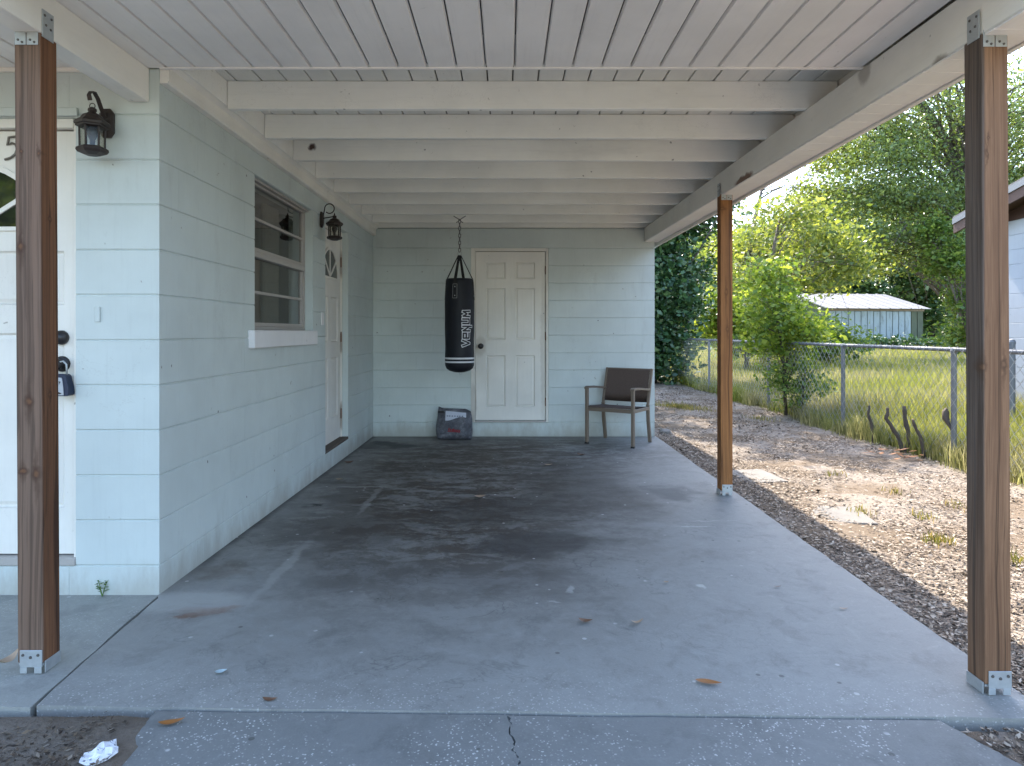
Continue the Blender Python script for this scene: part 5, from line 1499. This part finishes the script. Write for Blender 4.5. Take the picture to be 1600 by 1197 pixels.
# rusty dead branch by the fence
db_ = MB(); r5 = random.Random(5)
for k in range(26):
    x, y = 4.05 + r5.uniform(-.2, .2), 7.05 + r5.uniform(-.25, .25); z = -.06 + r5.uniform(0, .05)
    a = r5.uniform(0, 2*PI); L = r5.uniform(.06, .13)
    d = Vector((math.cos(a), math.sin(a), r5.uniform(-.1, .3))) * L; s = Vector((-d.y, d.x, .01)) * .22
    p = Vector((x, y, z)); db_.add([p, p + d*.5 + s, p + d, p + d*.5 - s], [(0, 1, 2, 3)])
tag(db_.build('dead_leaves', L_or), 'heap of rust-coloured dead leaves at the foot of the fence', kind='stuff')

# ------------------------------------------------------------------ far shed
ang = math.atan2(1.4, 7.1)
shed = thing('shed', (21.2, 45, GZ0), 'weathered white shed with vertical boards and a pale metal roof across the field', 'shed')
MS = Matrix.Translation((21.2, 45, GZ0)) @ Matrix.Rotation(ang, 4, 'Z')
g = G('peeling_white_boards'); p = g.pos()
nn = g.noise(g.map(p, (3, 3, .8)), 1.0, 5, .7)
M_shedb = g.pbr(g.mix(g.step(nn, .45, .75), (.36, .42, .46), (.17, .18, .16)), .8)
M_shedg = plain('dark_green_boards', (.11, .125, .085), .85, 0, .4, 2)  # darker green-grey for the inner wall, gable end and last boards
M_tin = plain('pale_tin_roof', (.20, .197, .20), .45, .25, .12, 1.5)
M_fas = plain('bare_fascia', (.26, .20, .15), .85, 0, .3, 6)
WL, WD, EH, RH = 7.2, 8.0, 2.86, 4.1
MB().box(.06, WL - .06, .06, WD - .06, 0, EH - .03).xf(MS).build('wall', M_shedg, shed)
MB().prism([(.04, EH - .028), (WD - .04, EH - .028), (WD / 2, RH - .08)], 'x', .07, WL - .07).xf(MS).build('gable_wall', M_shedg, shed)
nb = 15; bw = WL / nb
for k in range(nb):
    rr = random.Random(k)
    mm = M_shedb if k < 13 else M_shedg
    MB().box(k * bw + .028, (k + 1) * bw - .028, .0 + rr.uniform(0, .014), .055, .05, EH - .16 + rr.uniform(-.02, .01)).xf(MS).build('board', mm, shed)
MB().box(-.05, WL + .05, -.03, .055, EH - .14, EH + .02).xf(MS).build('fascia', M_fas, shed)
for sgn in (0, 1):
    nsh = 10; ws = (WL + .8) / nsh
    for k in range(nsh):
        x0 = -.4 + k * ws
        e0, e1 = (-.25, WD / 2) if sgn == 0 else (WD + .25, WD / 2)
        z0_, z1_ = EH + .03, RH
        mb = MB()
        pr = [(x0 + .005, 0), (x0 + .03, .05), (x0 + .06, .05), (x0 + .085, 0), (x0 + ws - .004, 0)]
        vs = [(a, e0, z0_ + b) for a, b in pr] + [(a, e1, z1_ + b) for a, b in pr]
        vs += [(a, b, c - .025) for a, b, c in vs]
        n = len(pr)
        fs = [(i, i+1, n+i+1, n+i) for i in range(n-1)] + [(2*n+i, 3*n+i, 3*n+i+1, 2*n+i+1) for i in range(n-1)] + [(i, 2*n+i, 2*n+i+1, i+1) for i in range(n-1)] + [(0, n, 3*n, 2*n), (n-1, 3*n-1, 4*n-1, 2*n-1)]
        mb.add(vs, fs).xf(MS).build('roof_sheet', M_tin, shed)
# hedge at the foot of the shed
tree('hedge', 'dark green brush growing along the foot of the shed', (25, 43, GZ0), [(25, 43, GZ0), (25, 43, .4), (25, 43, .8)], [((23 + 1.2 * k, 43 + .25 * k, .35), (.9, .6, .42), 26) for k in range(6)] + [((29.2, 44.5, .8), (.8, .6, .7), 20)], 40, .22, LF_dark, .25, 8, seed=70, thick=.06, cat='hedge')

# small gabled outbuilding further left
ob = thing('outbuilding', (16.5, 62, GZ0), 'small pale green outbuilding with a light roof behind the lime bushes', 'outbuilding')
MB().box(14.8, 20.0, 62, 67, 0, 2.7).build('wall', plain('pale_green_siding', (.30, .34, .24), .8), ob)
MB().prism([(14.4, 2.69), (20.4, 2.69), (20.4, 2.85), (19.0, 3.75), (18.6, 3.75), (14.4, 2.85)], 'y', 61.5, 67.5).build('roof', M_tin, ob)
MB().box(18.2, 18.9, 61.96, 61.995, 1.3, 2.2).build('window', M_dark, ob)

# ------------------------------------------------------------------ neighbour house on the right
nh = thing('neighbour_house', (9, 6, GZ0), 'white block neighbour house with a brown eave, at the right edge', 'house')
M_nw = painted('neighbour_white_paint', (.36, .38, .41), amount=.3)
M_brown = plain('brown_eave_boards', (.085, .045, .033), .7, 0, .3, 30)
M_rake = plain('grey_drip_edge', (.20, .20, .205), .5, .2)
M_shing = plain('shingles', (.20, .18, .165), .95, 0, .5, 45, .8)
NX = 7.0
nwall = MB().box(NX + .006, NX + 7, -4, 9.66, GZ0 - .1, H + 1.545).build('wall', M_nw, nh)
lay_blocks(nwall, '-x', NX + .006, 5.5, 9.655, [-1.3 + .2032 * k for k in range(15)], [], M_nw, 'n', (0.0, .2))
sl = .204
def roofz(y): return H + 1.66 + (10.18 - y) * sl if y > 3.0 else H + 1.66 + (10.18 - 3.0) * sl - (3.0 - y) * sl
MB().prism([(9.66, H + 1.552), (9.66, roofz(9.66) - .10), (3.0, roofz(3.0) - .10), (-4, roofz(-4) - .10), (-4, H + 1.552)], 'x', NX + .03, NX + .12).build('gable_boards', M_brown, nh)
for (ya, yb) in ((10.18, 3.0), (3.0, -4.2)):
    def pl(x0, x1, o0, o1, nm, m_):
        MB().hexa([(x0, ya, roofz(ya) + o0), (x1, ya, roofz(ya) + o0), (x1, yb, roofz(yb) + o0), (x0, yb, roofz(yb) + o0), (x0, ya, roofz(ya) + o1), (x1, ya, roofz(ya) + o1), (x1, yb, roofz(yb) + o1), (x0, yb, roofz(yb) + o1)]).build(nm, m_, nh)
    pl(NX - .345, NX + 7, -.08, -.02, 'eave_soffit', M_brown)
    pl(NX - .352, NX - .328, -.19, -.055, 'rake_board', M_brown)
    pl(NX - .37, NX - .3535, -.055, .03, 'drip_edge', M_rake)
    pl(NX - .362, NX + 7.1, .035, .055, 'roof', M_shing)
